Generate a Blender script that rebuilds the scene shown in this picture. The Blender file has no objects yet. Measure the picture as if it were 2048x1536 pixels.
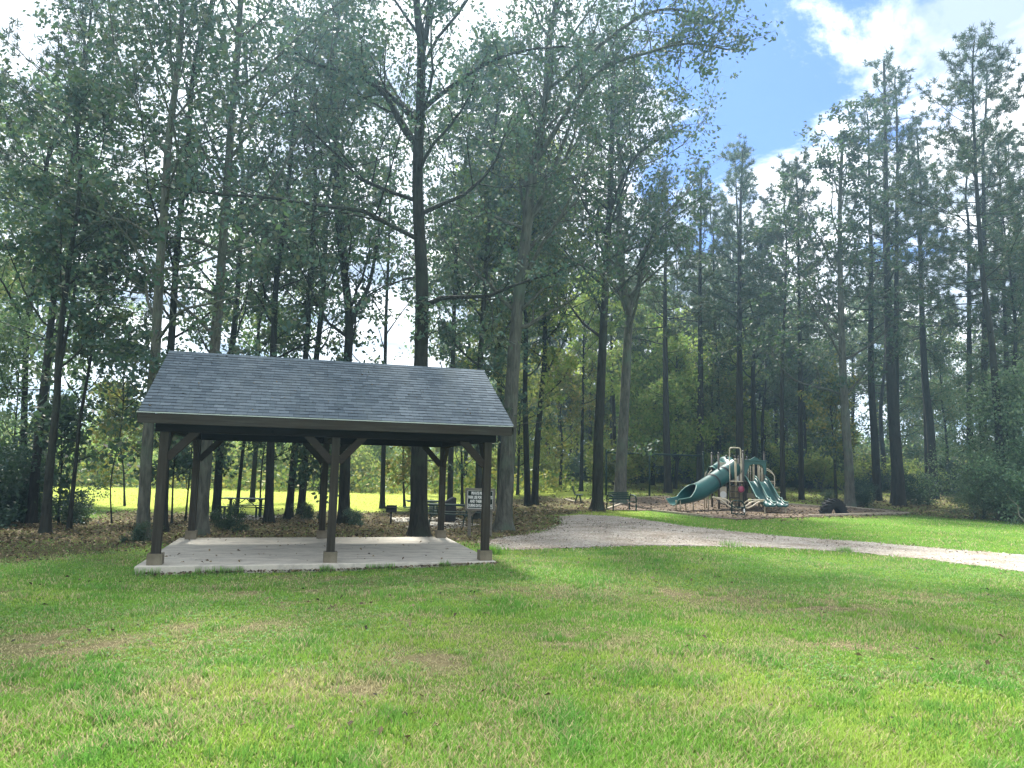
import bpy, math, random
import numpy as np
from mathutils import Vector, Matrix

R = math.radians
sc = bpy.context.scene
COL = sc.collection

# ------------------------------------------------------------------ camera
CAM_H, F_PX = 1.85, 1450.0
PITCH, ROLL = 0.1166, 0.0230
_fw = np.array([0, math.cos(PITCH), math.sin(PITCH)])
_r0 = np.array([1.0, 0, 0]); _u0 = np.cross(_r0, _fw)
_rt = _r0 * math.cos(ROLL) + _u0 * math.sin(ROLL)
_up = -_r0 * math.sin(ROLL) + _u0 * math.cos(ROLL)
cam_d = bpy.data.cameras.new('camera'); cam = bpy.data.objects.new('camera', cam_d)
COL.objects.link(cam); sc.camera = cam
cam_d.sensor_width = 36; cam_d.lens = 36 * F_PX / 2048; cam_d.clip_end = 900; cam_d.clip_start = .05
cam.matrix_world = Matrix(((_rt[0], _up[0], -_fw[0], 0), (_rt[1], _up[1], -_fw[1], 0), (_rt[2], _up[2], -_fw[2], CAM_H), (0, 0, 0, 1)))

# ------------------------------------------------------------------ light
SUN_EL, SUN_AZ = R(56), R(-14)            # azimuth measured from +Y towards +X
SUN_STRENGTH, SKY_STRENGTH, EXPOSURE = 3.7, 0.118, 1.72
sun_d = bpy.data.lights.new('sun', 'SUN'); sun = bpy.data.objects.new('sun', sun_d); COL.objects.link(sun)
sun_d.energy = SUN_STRENGTH; sun_d.angle = R(5); sun_d.color = (1.0, .96, .88)
_sd = Vector((math.sin(SUN_AZ) * math.cos(SUN_EL), math.cos(SUN_AZ) * math.cos(SUN_EL), math.sin(SUN_EL)))
sun.rotation_euler = _sd.to_track_quat('Z', 'Y').to_euler()
sc.view_settings.view_transform = 'Standard'; sc.view_settings.look = 'None'
sc.view_settings.exposure = EXPOSURE; sc.view_settings.gamma = 1
sc.cycles.max_bounces = 5; sc.cycles.diffuse_bounces = 3; sc.cycles.glossy_bounces = 2
sc.cycles.transmission_bounces = 3; sc.cycles.transparent_max_bounces = 4; sc.cycles.volume_bounces = 0
sc.cycles.use_denoising = True

def N(nt, t, loc=None, **kw):
    n = nt.nodes.new(t)
    for k, v in kw.items():
        if k == 'ins':
            for a, b in v.items(): n.inputs[a].default_value = b
        else: setattr(n, k, v)
    return n
def math_n(nt, op, a, b=None, clamp=False):
    n = nt.nodes.new('ShaderNodeMath'); n.operation = op; n.use_clamp = clamp
    for i, v in enumerate((a, b)):
        if v is None: continue
        if isinstance(v, (int, float)): n.inputs[i].default_value = v
        else: nt.links.new(v, n.inputs[i])
    return n.outputs[0]

# sky: Nishita with broken cloud laid over it by direction
w = bpy.data.worlds.new('World'); sc.world = w; w.use_nodes = True
nt = w.node_tree; nt.nodes.clear(); L = nt.links.new
sky = N(nt, 'ShaderNodeTexSky', sky_type='NISHITA', sun_disc=False, sun_elevation=SUN_EL, sun_rotation=SUN_AZ, air_density=1.0, dust_density=.3, ozone_density=3.0)
tc = N(nt, 'ShaderNodeTexCoord'); nrm = N(nt, 'ShaderNodeVectorMath', operation='NORMALIZE'); L(tc.outputs['Generated'], nrm.inputs[0])
sep = N(nt, 'ShaderNodeSeparateXYZ'); L(nrm.outputs[0], sep.inputs[0])
zz = math_n(nt, 'ADD', math_n(nt, 'MAXIMUM', sep.outputs[2], 0.0), .22)
cmb = N(nt, 'ShaderNodeCombineXYZ'); L(math_n(nt, 'DIVIDE', sep.outputs[0], zz), cmb.inputs[0]); L(math_n(nt, 'DIVIDE', sep.outputs[1], zz), cmb.inputs[1])
n1 = N(nt, 'ShaderNodeTexNoise', ins={'Scale': 2.1, 'Detail': 10, 'Roughness': .62, 'Distortion': .5}); L(cmb.outputs[0], n1.inputs['Vector'])
# clear patch high on the right
dp = N(nt, 'ShaderNodeVectorMath', operation='DOT_PRODUCT'); L(nrm.outputs[0], dp.inputs[0])
_c = (.385, .95, .545); dp.inputs[1].default_value = Vector(_c).normalized()
mr = N(nt, 'ShaderNodeMapRange', ins={'From Min': .955, 'From Max': .990, 'To Min': .26, 'To Max': -.03}); L(dp.outputs['Value'], mr.inputs['Value'])
cov = math_n(nt, 'ADD', n1.outputs[0], mr.outputs[0])
cr = N(nt, 'ShaderNodeMapRange', ins={'From Min': .47, 'From Max': .57}); cr.interpolation_type = 'SMOOTHSTEP'; L(cov, cr.inputs['Value'])
n2 = N(nt, 'ShaderNodeTexNoise', ins={'Scale': 3.6, 'Detail': 8, 'Roughness': .5}); L(cmb.outputs[0], n2.inputs['Vector'])
ccr = N(nt, 'ShaderNodeValToRGB'); L(n2.outputs[0], ccr.inputs[0])
ccr.color_ramp.elements[0].position = .36; ccr.color_ramp.elements[0].color = (.26, .31, .40, 1)
ccr.color_ramp.elements[1].position = .64; ccr.color_ramp.elements[1].color = (.96, .98, 1, 1)
sc_c = N(nt, 'ShaderNodeVectorMath', operation='SCALE'); L(ccr.outputs[0], sc_c.inputs[0]); sc_c.inputs['Scale'].default_value = 7.0
mx = N(nt, 'ShaderNodeMix', data_type='RGBA'); L(cr.outputs[0], mx.inputs[0]); tint = N(nt, 'ShaderNodeVectorMath', operation='MULTIPLY'); L(sky.outputs[0], tint.inputs[0]); tint.inputs[1].default_value = (.34, .40, .56); L(tint.outputs[0], mx.inputs[6]); L(sc_c.outputs[0], mx.inputs[7])
bg = N(nt, 'ShaderNodeBackground', ins={'Strength': SKY_STRENGTH}); L(mx.outputs[2], bg.inputs[0])
wo = N(nt, 'ShaderNodeOutputWorld'); L(bg.outputs[0], wo.inputs[0])

# ------------------------------------------------------------------ helpers
def tag(o, label=None, cat=None, group=None, kind=None):
    if label: o['label'] = label
    if cat: o['category'] = cat
    if group: o['group'] = group
    if kind: o['kind'] = kind
    return o
def thing(name, loc=(0, 0, 0), rz=0, label=None, cat=None, group=None):
    o = bpy.data.objects.new(name, None); COL.objects.link(o); o.empty_display_size = .2
    o.location = loc; o.rotation_euler = (0, 0, rz)
    return tag(o, label, cat, group)
def mesh_np(name, V, F, mat=None, parent=None, smooth=False, attr=None, link=True, fl=None):
    """F: (m,k) array, or a flat index array with face lengths fl."""
    me = bpy.data.meshes.new(name); V = np.asarray(V, np.float32)
    me.vertices.add(len(V)); me.vertices.foreach_set('co', V.ravel())
    if fl is None:
        F = np.asarray(F, np.int32); m, k = F.shape; flat = F.ravel(); fl = np.full(m, k, np.int32)
    else: flat = np.asarray(F, np.int32)
    me.loops.add(len(flat)); me.loops.foreach_set('vertex_index', flat)
    me.polygons.add(len(fl)); st = np.zeros(len(fl), np.int32); st[1:] = np.cumsum(fl)[:-1]
    me.polygons.foreach_set('loop_start', st)
    try: me.polygons.foreach_set('loop_total', np.asarray(fl, np.int32))
    except Exception: pass
    if attr:
        for k_, v_ in attr.items():
            v_ = np.asarray(v_, np.float32)
            if v_.ndim == 1: a = me.attributes.new(k_, 'FLOAT', 'POINT'); a.data.foreach_set('value', v_)
            else:
                a = me.attributes.new(k_, 'FLOAT_COLOR', 'POINT')
                if v_.shape[1] == 3: v_ = np.hstack([v_, np.ones((len(v_), 1), np.float32)])
                a.data.foreach_set('color', v_.ravel())
    me.update(calc_edges=True)
    if smooth: me.polygons.foreach_set('use_smooth', np.ones(len(fl), bool))
    if mat: me.materials.append(mat)
    o = bpy.data.objects.new(name, me)
    if link: COL.objects.link(o)
    if parent is not None: o.parent = parent
    return o
class MB:
    """collects boxes, prisms and tubes, then becomes one mesh object"""
    def __init__(s): s.v = []; s.f = []; s.sm = []
    def add(s, V, F, smooth=False):
        b = len(s.v); s.v += [tuple(map(float, p)) for p in V]; s.f += [tuple(i + b for i in f) for f in F]; s.sm += [smooth] * len(F)
        return s
    def box(s, c, d, rz=0, M=None, bev=0):
        x, y, z = (q / 2 for q in d)
        if bev <= 0:
            V = [(i * x, j * y, k * z) for k in (-1, 1) for j in (-1, 1) for i in (-1, 1)]
            F = [(0, 2, 3, 1), (4, 5, 7, 6), (0, 1, 5, 4), (2, 6, 7, 3), (0, 4, 6, 2), (1, 3, 7, 5)]
        else:
            V = []; b = bev
            for k in (-1, 1):
                for j in (-1, 1):
                    for i in (-1, 1):
                        V += [(i * x, j * (y - b), k * (z - b)), (i * (x - b), j * y, k * (z - b)), (i * (x - b), j * (y - b), k * z)]
            id_ = lambda i, j, k, a: ((k > 0) * 4 + (j > 0) * 2 + (i > 0)) * 3 + a
            F = []
            for sgn in (-1, 1):
                q = [(sgn, -1, -1), (sgn, 1, -1), (sgn, 1, 1), (sgn, -1, 1)]; F.append([id_(*p, 0) for p in (q if sgn > 0 else q[::-1])])
                q = [(-1, sgn, -1), (-1, sgn, 1), (1, sgn, 1), (1, sgn, -1)]; F.append([id_(*p, 1) for p in (q if sgn > 0 else q[::-1])])
                q = [(-1, -1, sgn), (1, -1, sgn), (1, 1, sgn), (-1, 1, sgn)]; F.append([id_(*p, 2) for p in (q if sgn > 0 else q[::-1])])
            for a in (-1, 1):
                for b_ in (-1, 1):
                    F.append([id_(a, b_, -1, 0), id_(a, b_, -1, 1), id_(a, b_, 1, 1), id_(a, b_, 1, 0)][::(1 if a * b_ > 0 else -1)])
                    F.append([id_(a, -1, b_, 0), id_(a, 1, b_, 0), id_(a, 1, b_, 2), id_(a, -1, b_, 2)][::(1 if a * b_ < 0 else -1)])
                    F.append([id_(-1, a, b_, 1), id_(1, a, b_, 1), id_(1, a, b_, 2), id_(-1, a, b_, 2)][::(1 if a * b_ > 0 else -1)])
                    for k in (-1, 1): F.append([id_(a, b_, k, 0), id_(a, b_, k, 1), id_(a, b_, k, 2)])
        if M is None:
            cs, sn = math.cos(rz), math.sin(rz)
            V = [(c[0] + p[0] * cs - p[1] * sn, c[1] + p[0] * sn + p[1] * cs, c[2] + p[2]) for p in V]
        else: V = [tuple(M @ Vector(p) + Vector(c)) for p in V]
        return s.add(V, F)
    def beam(s, a, b, w, h, up=(0, 0, 1), bev=0):
        """a bar of section w x h from a to b"""
        a = Vector(a); b = Vector(b); d = b - a; l = d.length; x = d.normalized(); u = Vector(up)
        y = u.cross(x).normalized(); z = x.cross(y)
        return s.box((a + b) / 2, (l, w, h), M=Matrix((x, y, z)).transposed(), bev=bev)
    def prism(s, poly, y0, y1, M=None):
        """poly of (x,z) extruded along y"""
        n = len(poly); V = [(p[0], y0, p[1]) for p in poly] + [(p[0], y1, p[1]) for p in poly]
        F = [tuple(range(n)), tuple(range(2 * n - 1, n - 1, -1))] + [(i, i + n, (i + 1) % n + n, (i + 1) % n) for i in range(n)]
        if M is not None: V = [tuple(M @ Vector(p)) for p in V]
        return s.add(V, F)
    def tube(s, pts, r, n=8, cap=True):
        V, F = tube_arr(np.array(pts, float), r, n)
        s.add(V, F, True)
        if cap:
            b = len(s.v) - len(V); s.f += [tuple(b + i for i in range(n))[::-1], tuple(b + len(V) - n + i for i in range(n))]; s.sm += [False, False]
        return s
    def build(s, name, mat, parent=None, bevel=0):
        me = bpy.data.meshes.new(name); me.from_pydata(s.v, [], s.f)
        me.polygons.foreach_set('use_smooth', s.sm)
        me.materials.append(mat)
        import bmesh as _b
        bm = _b.new(); bm.from_mesh(me); _b.ops.recalc_face_normals(bm, faces=bm.faces); bm.to_mesh(me); bm.free()
        o = bpy.data.objects.new(name, me); COL.objects.link(o)
        if parent is not None: o.parent = parent
        return o
def tube_arr(P, r, n=8):
    P = np.asarray(P, float); m = len(P); r = np.broadcast_to(np.asarray(r, float), (m,))
    T = np.gradient(P, axis=0); T /= np.linalg.norm(T, axis=1)[:, None] + 1e-9
    ref = np.array([1., 0, 0]) if abs(T[:, 2]).mean() > .7 else np.array([0, 0, 1.])
    A = np.cross(T, ref); A /= np.linalg.norm(A, axis=1)[:, None] + 1e-9; B = np.cross(T, A)
    t = np.arange(n) * 2 * math.pi / n
    V = P[:, None] + (A[:, None] * np.cos(t)[None, :, None] + B[:, None] * np.sin(t)[None, :, None]) * r[:, None, None]
    i = np.arange(m - 1)[:, None] * n; j = np.arange(n)[None]; k = (j + 1) % n
    F = np.stack([i + j, i + k, i + k + n, i + j + n], -1).reshape(-1, 4)
    return V.reshape(-1, 3), F
def smooth_path(pts, k=6):
    """Catmull-Rom through the points"""
    P = np.array(pts, float); Q = np.vstack([2 * P[0] - P[1], P, 2 * P[-1] - P[-2]]); out = []
    for i in range(1, len(Q) - 2):
        for j in range(k):
            t = j / k; a, b, c, d = Q[i - 1:i + 3]
            out.append(.5 * (2 * b + (c - a) * t + (2 * a - 5 * b + 4 * c - d) * t * t + (3 * b - a - 3 * c + d) * t ** 3))
    out.append(P[-1]); return np.array(out)

# value noise
_rng = np.random.RandomState(7); _tab = _rng.rand(256, 256)
def vnoise(x, y):
    x = np.asarray(x, float); y = np.asarray(y, float)
    xi = np.floor(x).astype(int); yi = np.floor(y).astype(int); fx = x - xi; fy = y - yi
    fx = fx * fx * (3 - 2 * fx); fy = fy * fy * (3 - 2 * fy); g = lambda a, b: _tab[a & 255, b & 255]
    return (g(xi, yi) * (1 - fx) + g(xi + 1, yi) * fx) * (1 - fy) + (g(xi, yi + 1) * (1 - fx) + g(xi + 1, yi + 1) * fx) * fy
def fbm(x, y, o=4):
    s = 0; a = .5; t = 0
    for i in range(o):
        s = s + a * vnoise(x * 2 ** i + 17 * i, y * 2 ** i + 5 * i); t += a; a *= .5
    return s / t
def sstep(a, b, x): t = np.clip((np.asarray(x, float) - a) / (b - a), 0, 1); return t * t * (3 - 2 * t)

# terrain height: level lawn, a shallow dip behind the shelter, a gentle rise under the pines
def hz(X, Y):
    X = np.asarray(X, float); Y = np.asarray(Y, float)
    rise = .033 * np.maximum(Y - 36, 0) * sstep(-4, 6, X) * (1 - .8 * sstep(70, 110, Y))
    dip = -.36 * np.exp(-((Y - 30) / 8.5) ** 2) * (1 - sstep(-3, 3.5, X)) * sstep(-22, -14, X)
    bump = .085 * np.exp(-(((X - .6) / 2.6) ** 2 + ((Y - 13.6) / 2.2) ** 2))
    return rise + dip + bump + .05 * (fbm(X * .35 + 40, Y * .35 + 9, 2) - .5) * sstep(2, 6, np.abs(Y))
def ray(px, py):
    return _fw + _rt * (px - 1024) / F_PX + _up * (768 - py) / F_PX
def at(px, py, Y):
    d = ray(px, py); t = Y / d[1]; return np.array([d[0] * t, Y, CAM_H + d[2] * t])
def gnd(px, py):
    d = ray(px, py); t = 1.0
    for i in range(60):
        p = d * t; e = (CAM_H + p[2]) - float(hz(p[0], p[1])); t += e / max(.02, -d[2]) * .6
        t = min(t, 200)
    p = d * t; return np.array([p[0], p[1], float(hz(p[0], p[1]))])
def gz(x, y): return float(hz(x, y))
# ------------------------------------------------------------------ materials
def newmat(name):
    m = bpy.data.materials.new(name); m.use_nodes = True; nt = m.node_tree; nt.nodes.clear()
    o = N(nt, 'ShaderNodeOutputMaterial'); b = N(nt, 'ShaderNodeBsdfPrincipled'); nt.links.new(b.outputs[0], o.inputs[0])
    return m, nt, b, o
def ramp(nt, src, stops):
    r = N(nt, 'ShaderNodeValToRGB'); nt.links.new(src, r.inputs[0]); e = r.color_ramp.elements
    while len(e) < len(stops): e.new(.5)
    for i, (p, c) in enumerate(stops): e[i].position = p; e[i].color = (*c, 1)
    return r.outputs[0]
def noise(nt, scale, detail=5, rough=.6, coord='Object', stretch=None, dist=0):
    t = N(nt, 'ShaderNodeTexCoord'); src = t.outputs[coord]
    if stretch:
        mp = N(nt, 'ShaderNodeMapping'); mp.inputs['Scale'].default_value = stretch; nt.links.new(src, mp.inputs[0]); src = mp.outputs[0]
    n = N(nt, 'ShaderNodeTexNoise', ins={'Scale': scale, 'Detail': detail, 'Roughness': rough, 'Distortion': dist}); nt.links.new(src, n.inputs['Vector'])
    return n.outputs[0]
def bump(nt, b, h, strength=.4, dist=.02):
    n = N(nt, 'ShaderNodeBump', ins={'Strength': strength, 'Distance': dist}); nt.links.new(h, n.inputs['Height']); nt.links.new(n.outputs[0], b.inputs['Normal'])
def mixc(nt, f, a, b, mode='MIX'):
    m = N(nt, 'ShaderNodeMix', data_type='RGBA', blend_type=mode)
    for i, v in ((0, f), (6, a), (7, b)):
        if isinstance(v, (int, float)): m.inputs[i].default_value = v
        elif isinstance(v, tuple): m.inputs[i].default_value = (*v, 1)
        else: nt.links.new(v, m.inputs[i])
    return m.outputs[2]

def simple(name, c1, c2, scale=6, rough=.6, bmp=.2, metallic=0, stretch=None, bd=.01):
    m, nt, b, o = newmat(name); n = noise(nt, scale, 6, .62, stretch=stretch)
    nt.links.new(ramp(nt, n, [(.32, c1), (.68, c2)]), b.inputs['Base Color'])
    b.inputs['Roughness'].default_value = rough; b.inputs['Metallic'].default_value = metallic; b.inputs['Specular IOR Level'].default_value = .5 if rough < .41 else .18
    if bmp: bump(nt, b, noise(nt, scale * 4, 6, .7, stretch=stretch), bmp, bd)
    return m

def leafmat(name, cols, trans=.35, rough=.55):
    m, nt, b, o = newmat(name); g = N(nt, 'ShaderNodeNewGeometry')
    c = ramp(nt, g.outputs['Random Per Island'], [((i + .5) / len(cols), c) for i, c in enumerate(cols)])
    oi = N(nt, 'ShaderNodeObjectInfo'); hs = N(nt, 'ShaderNodeHueSaturation')
    nt.links.new(math_n(nt, 'ADD', math_n(nt, 'MULTIPLY', oi.outputs['Random'], .05), .475), hs.inputs['Hue'])
    nt.links.new(math_n(nt, 'ADD', math_n(nt, 'MULTIPLY', oi.outputs['Random'], .35), .82), hs.inputs['Value']); nt.links.new(c, hs.inputs['Color'])
    nt.links.new(hs.outputs[0], b.inputs['Base Color']); b.inputs['Roughness'].default_value = rough; b.inputs['Specular IOR Level'].default_value = .3
    t = N(nt, 'ShaderNodeBsdfTranslucent'); nt.links.new(mixc(nt, .35, hs.outputs[0], (.16, .28, .05)), t.inputs[0])
    mx_ = N(nt, 'ShaderNodeMixShader', ins={0: trans}); nt.links.new(b.outputs[0], mx_.inputs[1]); nt.links.new(t.outputs[0], mx_.inputs[2])
    nt.links.new(mx_.outputs[0], o.inputs[0]); return m
M = {}
M['leaf_oak'] = leafmat('oak_leaves', [(0.0246, 0.0616, 0.0528), (0.0352, 0.0792, 0.0616), (0.0466, 0.0950, 0.0669), (0.0634, 0.1056, 0.0634), (0.0880, 0.0950, 0.0598)], .30)
M['leaf_dark'] = leafmat('dark_leaves', [(.018, .046, .034), (.026, .060, .040), (.038, .074, .044)], .22)
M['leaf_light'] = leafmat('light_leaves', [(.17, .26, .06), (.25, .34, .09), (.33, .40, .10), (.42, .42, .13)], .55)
M['leaf_bush'] = leafmat('bush_leaves', [(.07, .13, .075), (.10, .17, .09), (.135, .20, .11), (.18, .23, .13)], .35)
M['leaf_wood_sunlit'] = leafmat('wood_leaves', [(0.0675, 0.1283, 0.0648), (0.1013, 0.1688, 0.0743), (0.1350, 0.2025, 0.0878), (0.1890, 0.2295, 0.1013), (0.2295, 0.2160, 0.0945)], .42)  # lighter copy of the oak leaves, sunlight on the wood put into the colour
M['needle_far_sunlit'] = leafmat('far_pine_needles_sunlit', [(.050, .10, .062), (.070, .125, .07), (.095, .145, .08), (.14, .13, .075)], .3)  # pine needles again, lightened so the colour carries the sun
M['leaf_yellow'] = leafmat('yellow_leaves', [(.09, .13, .04), (.15, .18, .045), (.24, .22, .05), (.30, .22, .06)], .4)
M['needle'] = leafmat('pine_needles', [(.030, .070, .050), (.045, .092, .058), (.065, .115, .066), (.12, .105, .06)], .2)

def bark(name, c1, c2, c3, sz=1.0):
    m, nt, b, o = newmat(name)
    a = noise(nt, 9 * sz, 6, .65, stretch=(1, 1, .22), dist=.6); c = noise(nt, 1.1, 4, .6)
    col = ramp(nt, a, [(.30, c1), (.62, c2)]); col2 = mixc(nt, ramp(nt, c, [(.50, (0, 0, 0)), (.66, (1, 1, 1))]), col, c3)
    oi = N(nt, 'ShaderNodeObjectInfo'); hs = N(nt, 'ShaderNodeHueSaturation'); nt.links.new(col2, hs.inputs['Color'])
    nt.links.new(math_n(nt, 'ADD', math_n(nt, 'MULTIPLY', oi.outputs['Random'], .4), .8), hs.inputs['Value'])
    nt.links.new(hs.outputs[0], b.inputs['Base Color']); b.inputs['Roughness'].default_value = .9; b.inputs['Specular IOR Level'].default_value = .15
    v = N(nt, 'ShaderNodeTexVoronoi', ins={'Scale': 16 * sz}); mp = N(nt, 'ShaderNodeMapping'); mp.inputs['Scale'].default_value = (1, 1, .2)
    t = N(nt, 'ShaderNodeTexCoord'); nt.links.new(t.outputs['Object'], mp.inputs[0]); nt.links.new(mp.outputs[0], v.inputs['Vector'])
    bump(nt, b, math_n(nt, 'ADD', v.outputs['Distance'], a), .9, .035); return m
M['bark_dark'] = bark('dark_bark', (0.0062, 0.0068, 0.0056), (0.0298, 0.0310, 0.0248), (0.0260, 0.0347, 0.0236))
M['bark_grey'] = bark('grey_bark', (0.0315, 0.0325, 0.0263), (0.1313, 0.1302, 0.1103), (0.0893, 0.1155, 0.0840))
M['bark_mid'] = bark('weathered_bark', (0.0211, 0.0221, 0.0179), (0.0928, 0.0949, 0.0770), (0.0632, 0.0843, 0.0590))
M['bark_pine'] = bark('pine_bark', (0.0099, 0.0099, 0.0081), (0.0384, 0.0372, 0.0298), (0.0285, 0.0322, 0.0248), .8)
M['twig'] = simple('dead_wood', (.16, .14, .11), (.30, .27, .22), 5)

def woodmat(name, c1, c2, c3, axis=0):
    m, nt, b, o = newmat(name); st = [14, 14, 14]; st[axis] = .8
    a = noise(nt, 1.6, 8, .65, stretch=tuple(st), dist=.3); l = noise(nt, 1.3, 4)
    col = mixc(nt, ramp(nt, l, [(.4, (0, 0, 0)), (.7, (1, 1, 1))]), ramp(nt, a, [(.3, c1), (.7, c2)]), c3)
    v = N(nt, 'ShaderNodeTexVoronoi', ins={'Scale': 2.4}); t = N(nt, 'ShaderNodeTexCoord'); nt.links.new(t.outputs['Object'], v.inputs['Vector'])
    col = mixc(nt, ramp(nt, v.outputs['Distance'], [(.045, (1, 1, 1)), (.07, (0, 0, 0))]), col, (c1[0] * .4, c1[1] * .35, c1[2] * .35))
    nt.links.new(col, b.inputs['Base Color']); b.inputs['Roughness'].default_value = .85; b.inputs['Specular IOR Level'].default_value = .12; bump(nt, b, a, .5, .008); return m
for i, s_ in enumerate('xyz'): M['wood_' + s_] = woodmat('weathered_wood_' + s_, (0.0177, 0.0168, 0.0139), (0.0558, 0.0520, 0.0437), (0.0335, 0.0270, 0.0204), i)
M['wood_brace'] = woodmat('brown_stained_wood', (0.0198, 0.0161, 0.0136), (0.0434, 0.0360, 0.0298), (0.0310, 0.0260, 0.0217), 0)
M['wood_under_shaded'] = woodmat('shaded_roof_framing', (0.0042, 0.0042, 0.0042), (0.0126, 0.0112, 0.0098), (0.0084, 0.0070, 0.0063), 0)  # darker copy of the shelter wood, shade under the roof is in the colour
M['wood_sign'] = woodmat('greyed_sign_wood', (.10, .095, .08), (.21, .20, .17), (.15, .14, .115), 0)
M['post_base'] = simple('base_board', (0.1190, 0.1020, 0.0723), (0.1997, 0.1785, 0.1318), 5, .85)
M['timber'] = simple('landscape_timber', (.26, .22, .16), (.44, .39, .31), 7, .85)
M['green_metal'] = simple('dark_green_metal', (.008, .026, .020), (.013, .036, .028), 8, .45, .05)
M['black_metal'] = simple('black_metal', (.012, .013, .014), (.03, .03, .03), 12, .5, .1)
M['beige'] = simple('beige_plastic', (.50, .43, .32), (.58, .51, .39), 4, .4, .03)
M['brown_post'] = simple('brown_metal', (0.0420, 0.0385, 0.0315), (0.0595, 0.0546, 0.0455), 6, .4, .03)
M['tan_post'] = simple('tan_metal', (.26, .23, .15), (.32, .28, .19), 6, .4, .03)
M['deck'] = simple('coated_deck', (.05, .035, .03), (.075, .055, .045), 14, .6, .2)
M['magenta'] = simple('magenta_plastic', (.26, .03, .08), (.32, .045, .10), 5, .35, 0)
M['white'] = simple('white_plastic', (.72, .72, .68), (.82, .82, .78), 5, .45, 0)
m, nt, b, o = newmat('green_plastic'); n_ = noise(nt, 2.2, 5)
nt.links.new(ramp(nt, n_, [(.3, (.002, .052, .050)), (.7, (.004, .078, .073))]), b.inputs['Base Color']); b.inputs['Roughness'].default_value = .42
b.inputs['Coat Weight'].default_value = .05; b.inputs['Coat Roughness'].default_value = .2; M['green_plastic'] = m
m, nt, b, o = newmat('green_plastic_edge'); b.inputs['Base Color'].default_value = (.22, .42, .36, 1); b.inputs['Roughness'].default_value = .45
nt.links.new(ramp(nt, noise(nt, 5), [(.3, (0.0700, 0.1820, 0.1540)), (.7, (0.1260, 0.2450, 0.2100))]), b.inputs['Base Color']); M['green_edge'] = m
M['drip'] = simple('drip_edge_paint', (.34, .38, .37), (.46, .50, .48), 5, .5, 0)
M['rubber'] = simple('tyre_rubber', (.010, .011, .012), (.026, .027, .029), 9, .8, .5)
M['sign_green'] = simple('sign_green', (.006, .018, .013), (.010, .026, .018), 5, .5, 0)
M['sign_white'] = simple('sign_white', (.72, .74, .70), (.82, .82, .80), 5, .6, 0)

# concrete
m, nt, b, o = newmat('broom_concrete'); a = noise(nt, 1.0, 8, .65, stretch=(1, 3.5, 1)); c = noise(nt, 22, 5, .7)
st = noise(nt, 2.0, 7, .7, stretch=(1, 3, 1), dist=.8)
col = mixc(nt, ramp(nt, st, [(.46, (0, 0, 0)), (.64, (.8, .8, .8))]), ramp(nt, a, [(.3, (.38, .355, .30)), (.7, (.53, .50, .425))]), (.24, .225, .20))
col = mixc(nt, .22, col, ramp(nt, c, [(.3, (.3, .3, .28)), (.7, (.8, .78, .74))]), 'OVERLAY')
nt.links.new(col, b.inputs['Base Color']); b.inputs['Roughness'].default_value = .9; bump(nt, b, c, .25, .004); M['concrete'] = m

# shingles (object coords: x along the eave, y up the slope via the UV-free object space of each slope)
m, nt, b, o = newmat('asphalt_shingles'); t = N(nt, 'ShaderNodeTexCoord')
br = N(nt, 'ShaderNodeTexBrick', offset=.37, offset_frequency=2, squash=1.5, squash_frequency=3)
br.inputs['Scale'].default_value = 1; br.inputs['Brick Width'].default_value = .17; br.inputs['Row Height'].default_value = .1278
br.inputs['Mortar Size'].default_value = .003; br.inputs['Mortar Smooth'].default_value = .4; br.inputs['Bias'].default_value = -.1
br.inputs['Color1'].default_value = (.068, .088, .106, 1); br.inputs['Color2'].default_value = (.120, .148, .172, 1); br.inputs['Mortar'].default_value = (.03, .035, .04, 1)
nt.links.new(t.outputs['Object'], br.inputs['Vector'])
c = noise(nt, 90, 4, .8); st = noise(nt, .9, 5, .6, stretch=(2.5, .6, 1))
col = mixc(nt, .5, br.outputs['Color'], ramp(nt, c, [(.25, (.2, .2, .2)), (.75, (.85, .85, .85))]), 'OVERLAY')
col = mixc(nt, ramp(nt, st, [(.5, (0, 0, 0)), (.75, (.35, .35, .35))]), col, (.13, .15, .15))
nt.links.new(col, b.inputs['Base Color']); b.inputs['Roughness'].default_value = .95; b.inputs['Specular IOR Level'].default_value = .12; bump(nt, b, c, .3, .004); M['shingle'] = m

# ground sheet: attributes litter, dry say what grows or lies there; bright is sunlight painted in colour
m, nt, b, o = newmat('lawn_soil')
def attr(nt, n):
    a = N(nt, 'ShaderNodeAttribute', attribute_name=n); return a
n_big = noise(nt, .9, 6, .6); n_fine = noise(nt, 9, 8, .75); n_leaf = noise(nt, 30, 6, .8)
gcol = ramp(nt, n_fine, [(.30, (.05, .10, .015)), (.5, (.10, .21, .025)), (.72, (.19, .29, .05))])
dry = ramp(nt, n_fine, [(.30, (.11, .095, .045)), (.55, (.24, .205, .105)), (.75, (.38, .34, .20))])
lit = ramp(nt, n_leaf, [(.30, (.036, .031, .017)), (.48, (.092, .076, .038)), (.60, (.15, .115, .060)), (.75, (.235, .19, .11))])
sun_tint = ramp(nt, n_fine, [(.30, (.24, .30, .05)), (.6, (.42, .48, .09)), (.8, (.40, .42, .09))])
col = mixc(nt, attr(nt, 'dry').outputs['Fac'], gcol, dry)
col = mixc(nt, attr(nt, 'bright').outputs['Fac'], col, sun_tint)
lf = math_n(nt, 'MULTIPLY', attr(nt, 'litter').outputs['Fac'], math_n(nt, 'ADD', math_n(nt, 'MULTIPLY', n_big, .9), .45), True)
col = mixc(nt, lf, col, lit)
nt.links.new(col, b.inputs['Base Color']); b.inputs['Roughness'].default_value = .95; b.inputs['Specular IOR Level'].default_value = .1
bump(nt, b, math_n(nt, 'ADD', n_fine, n_leaf), .8, .05); M['ground'] = m

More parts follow.
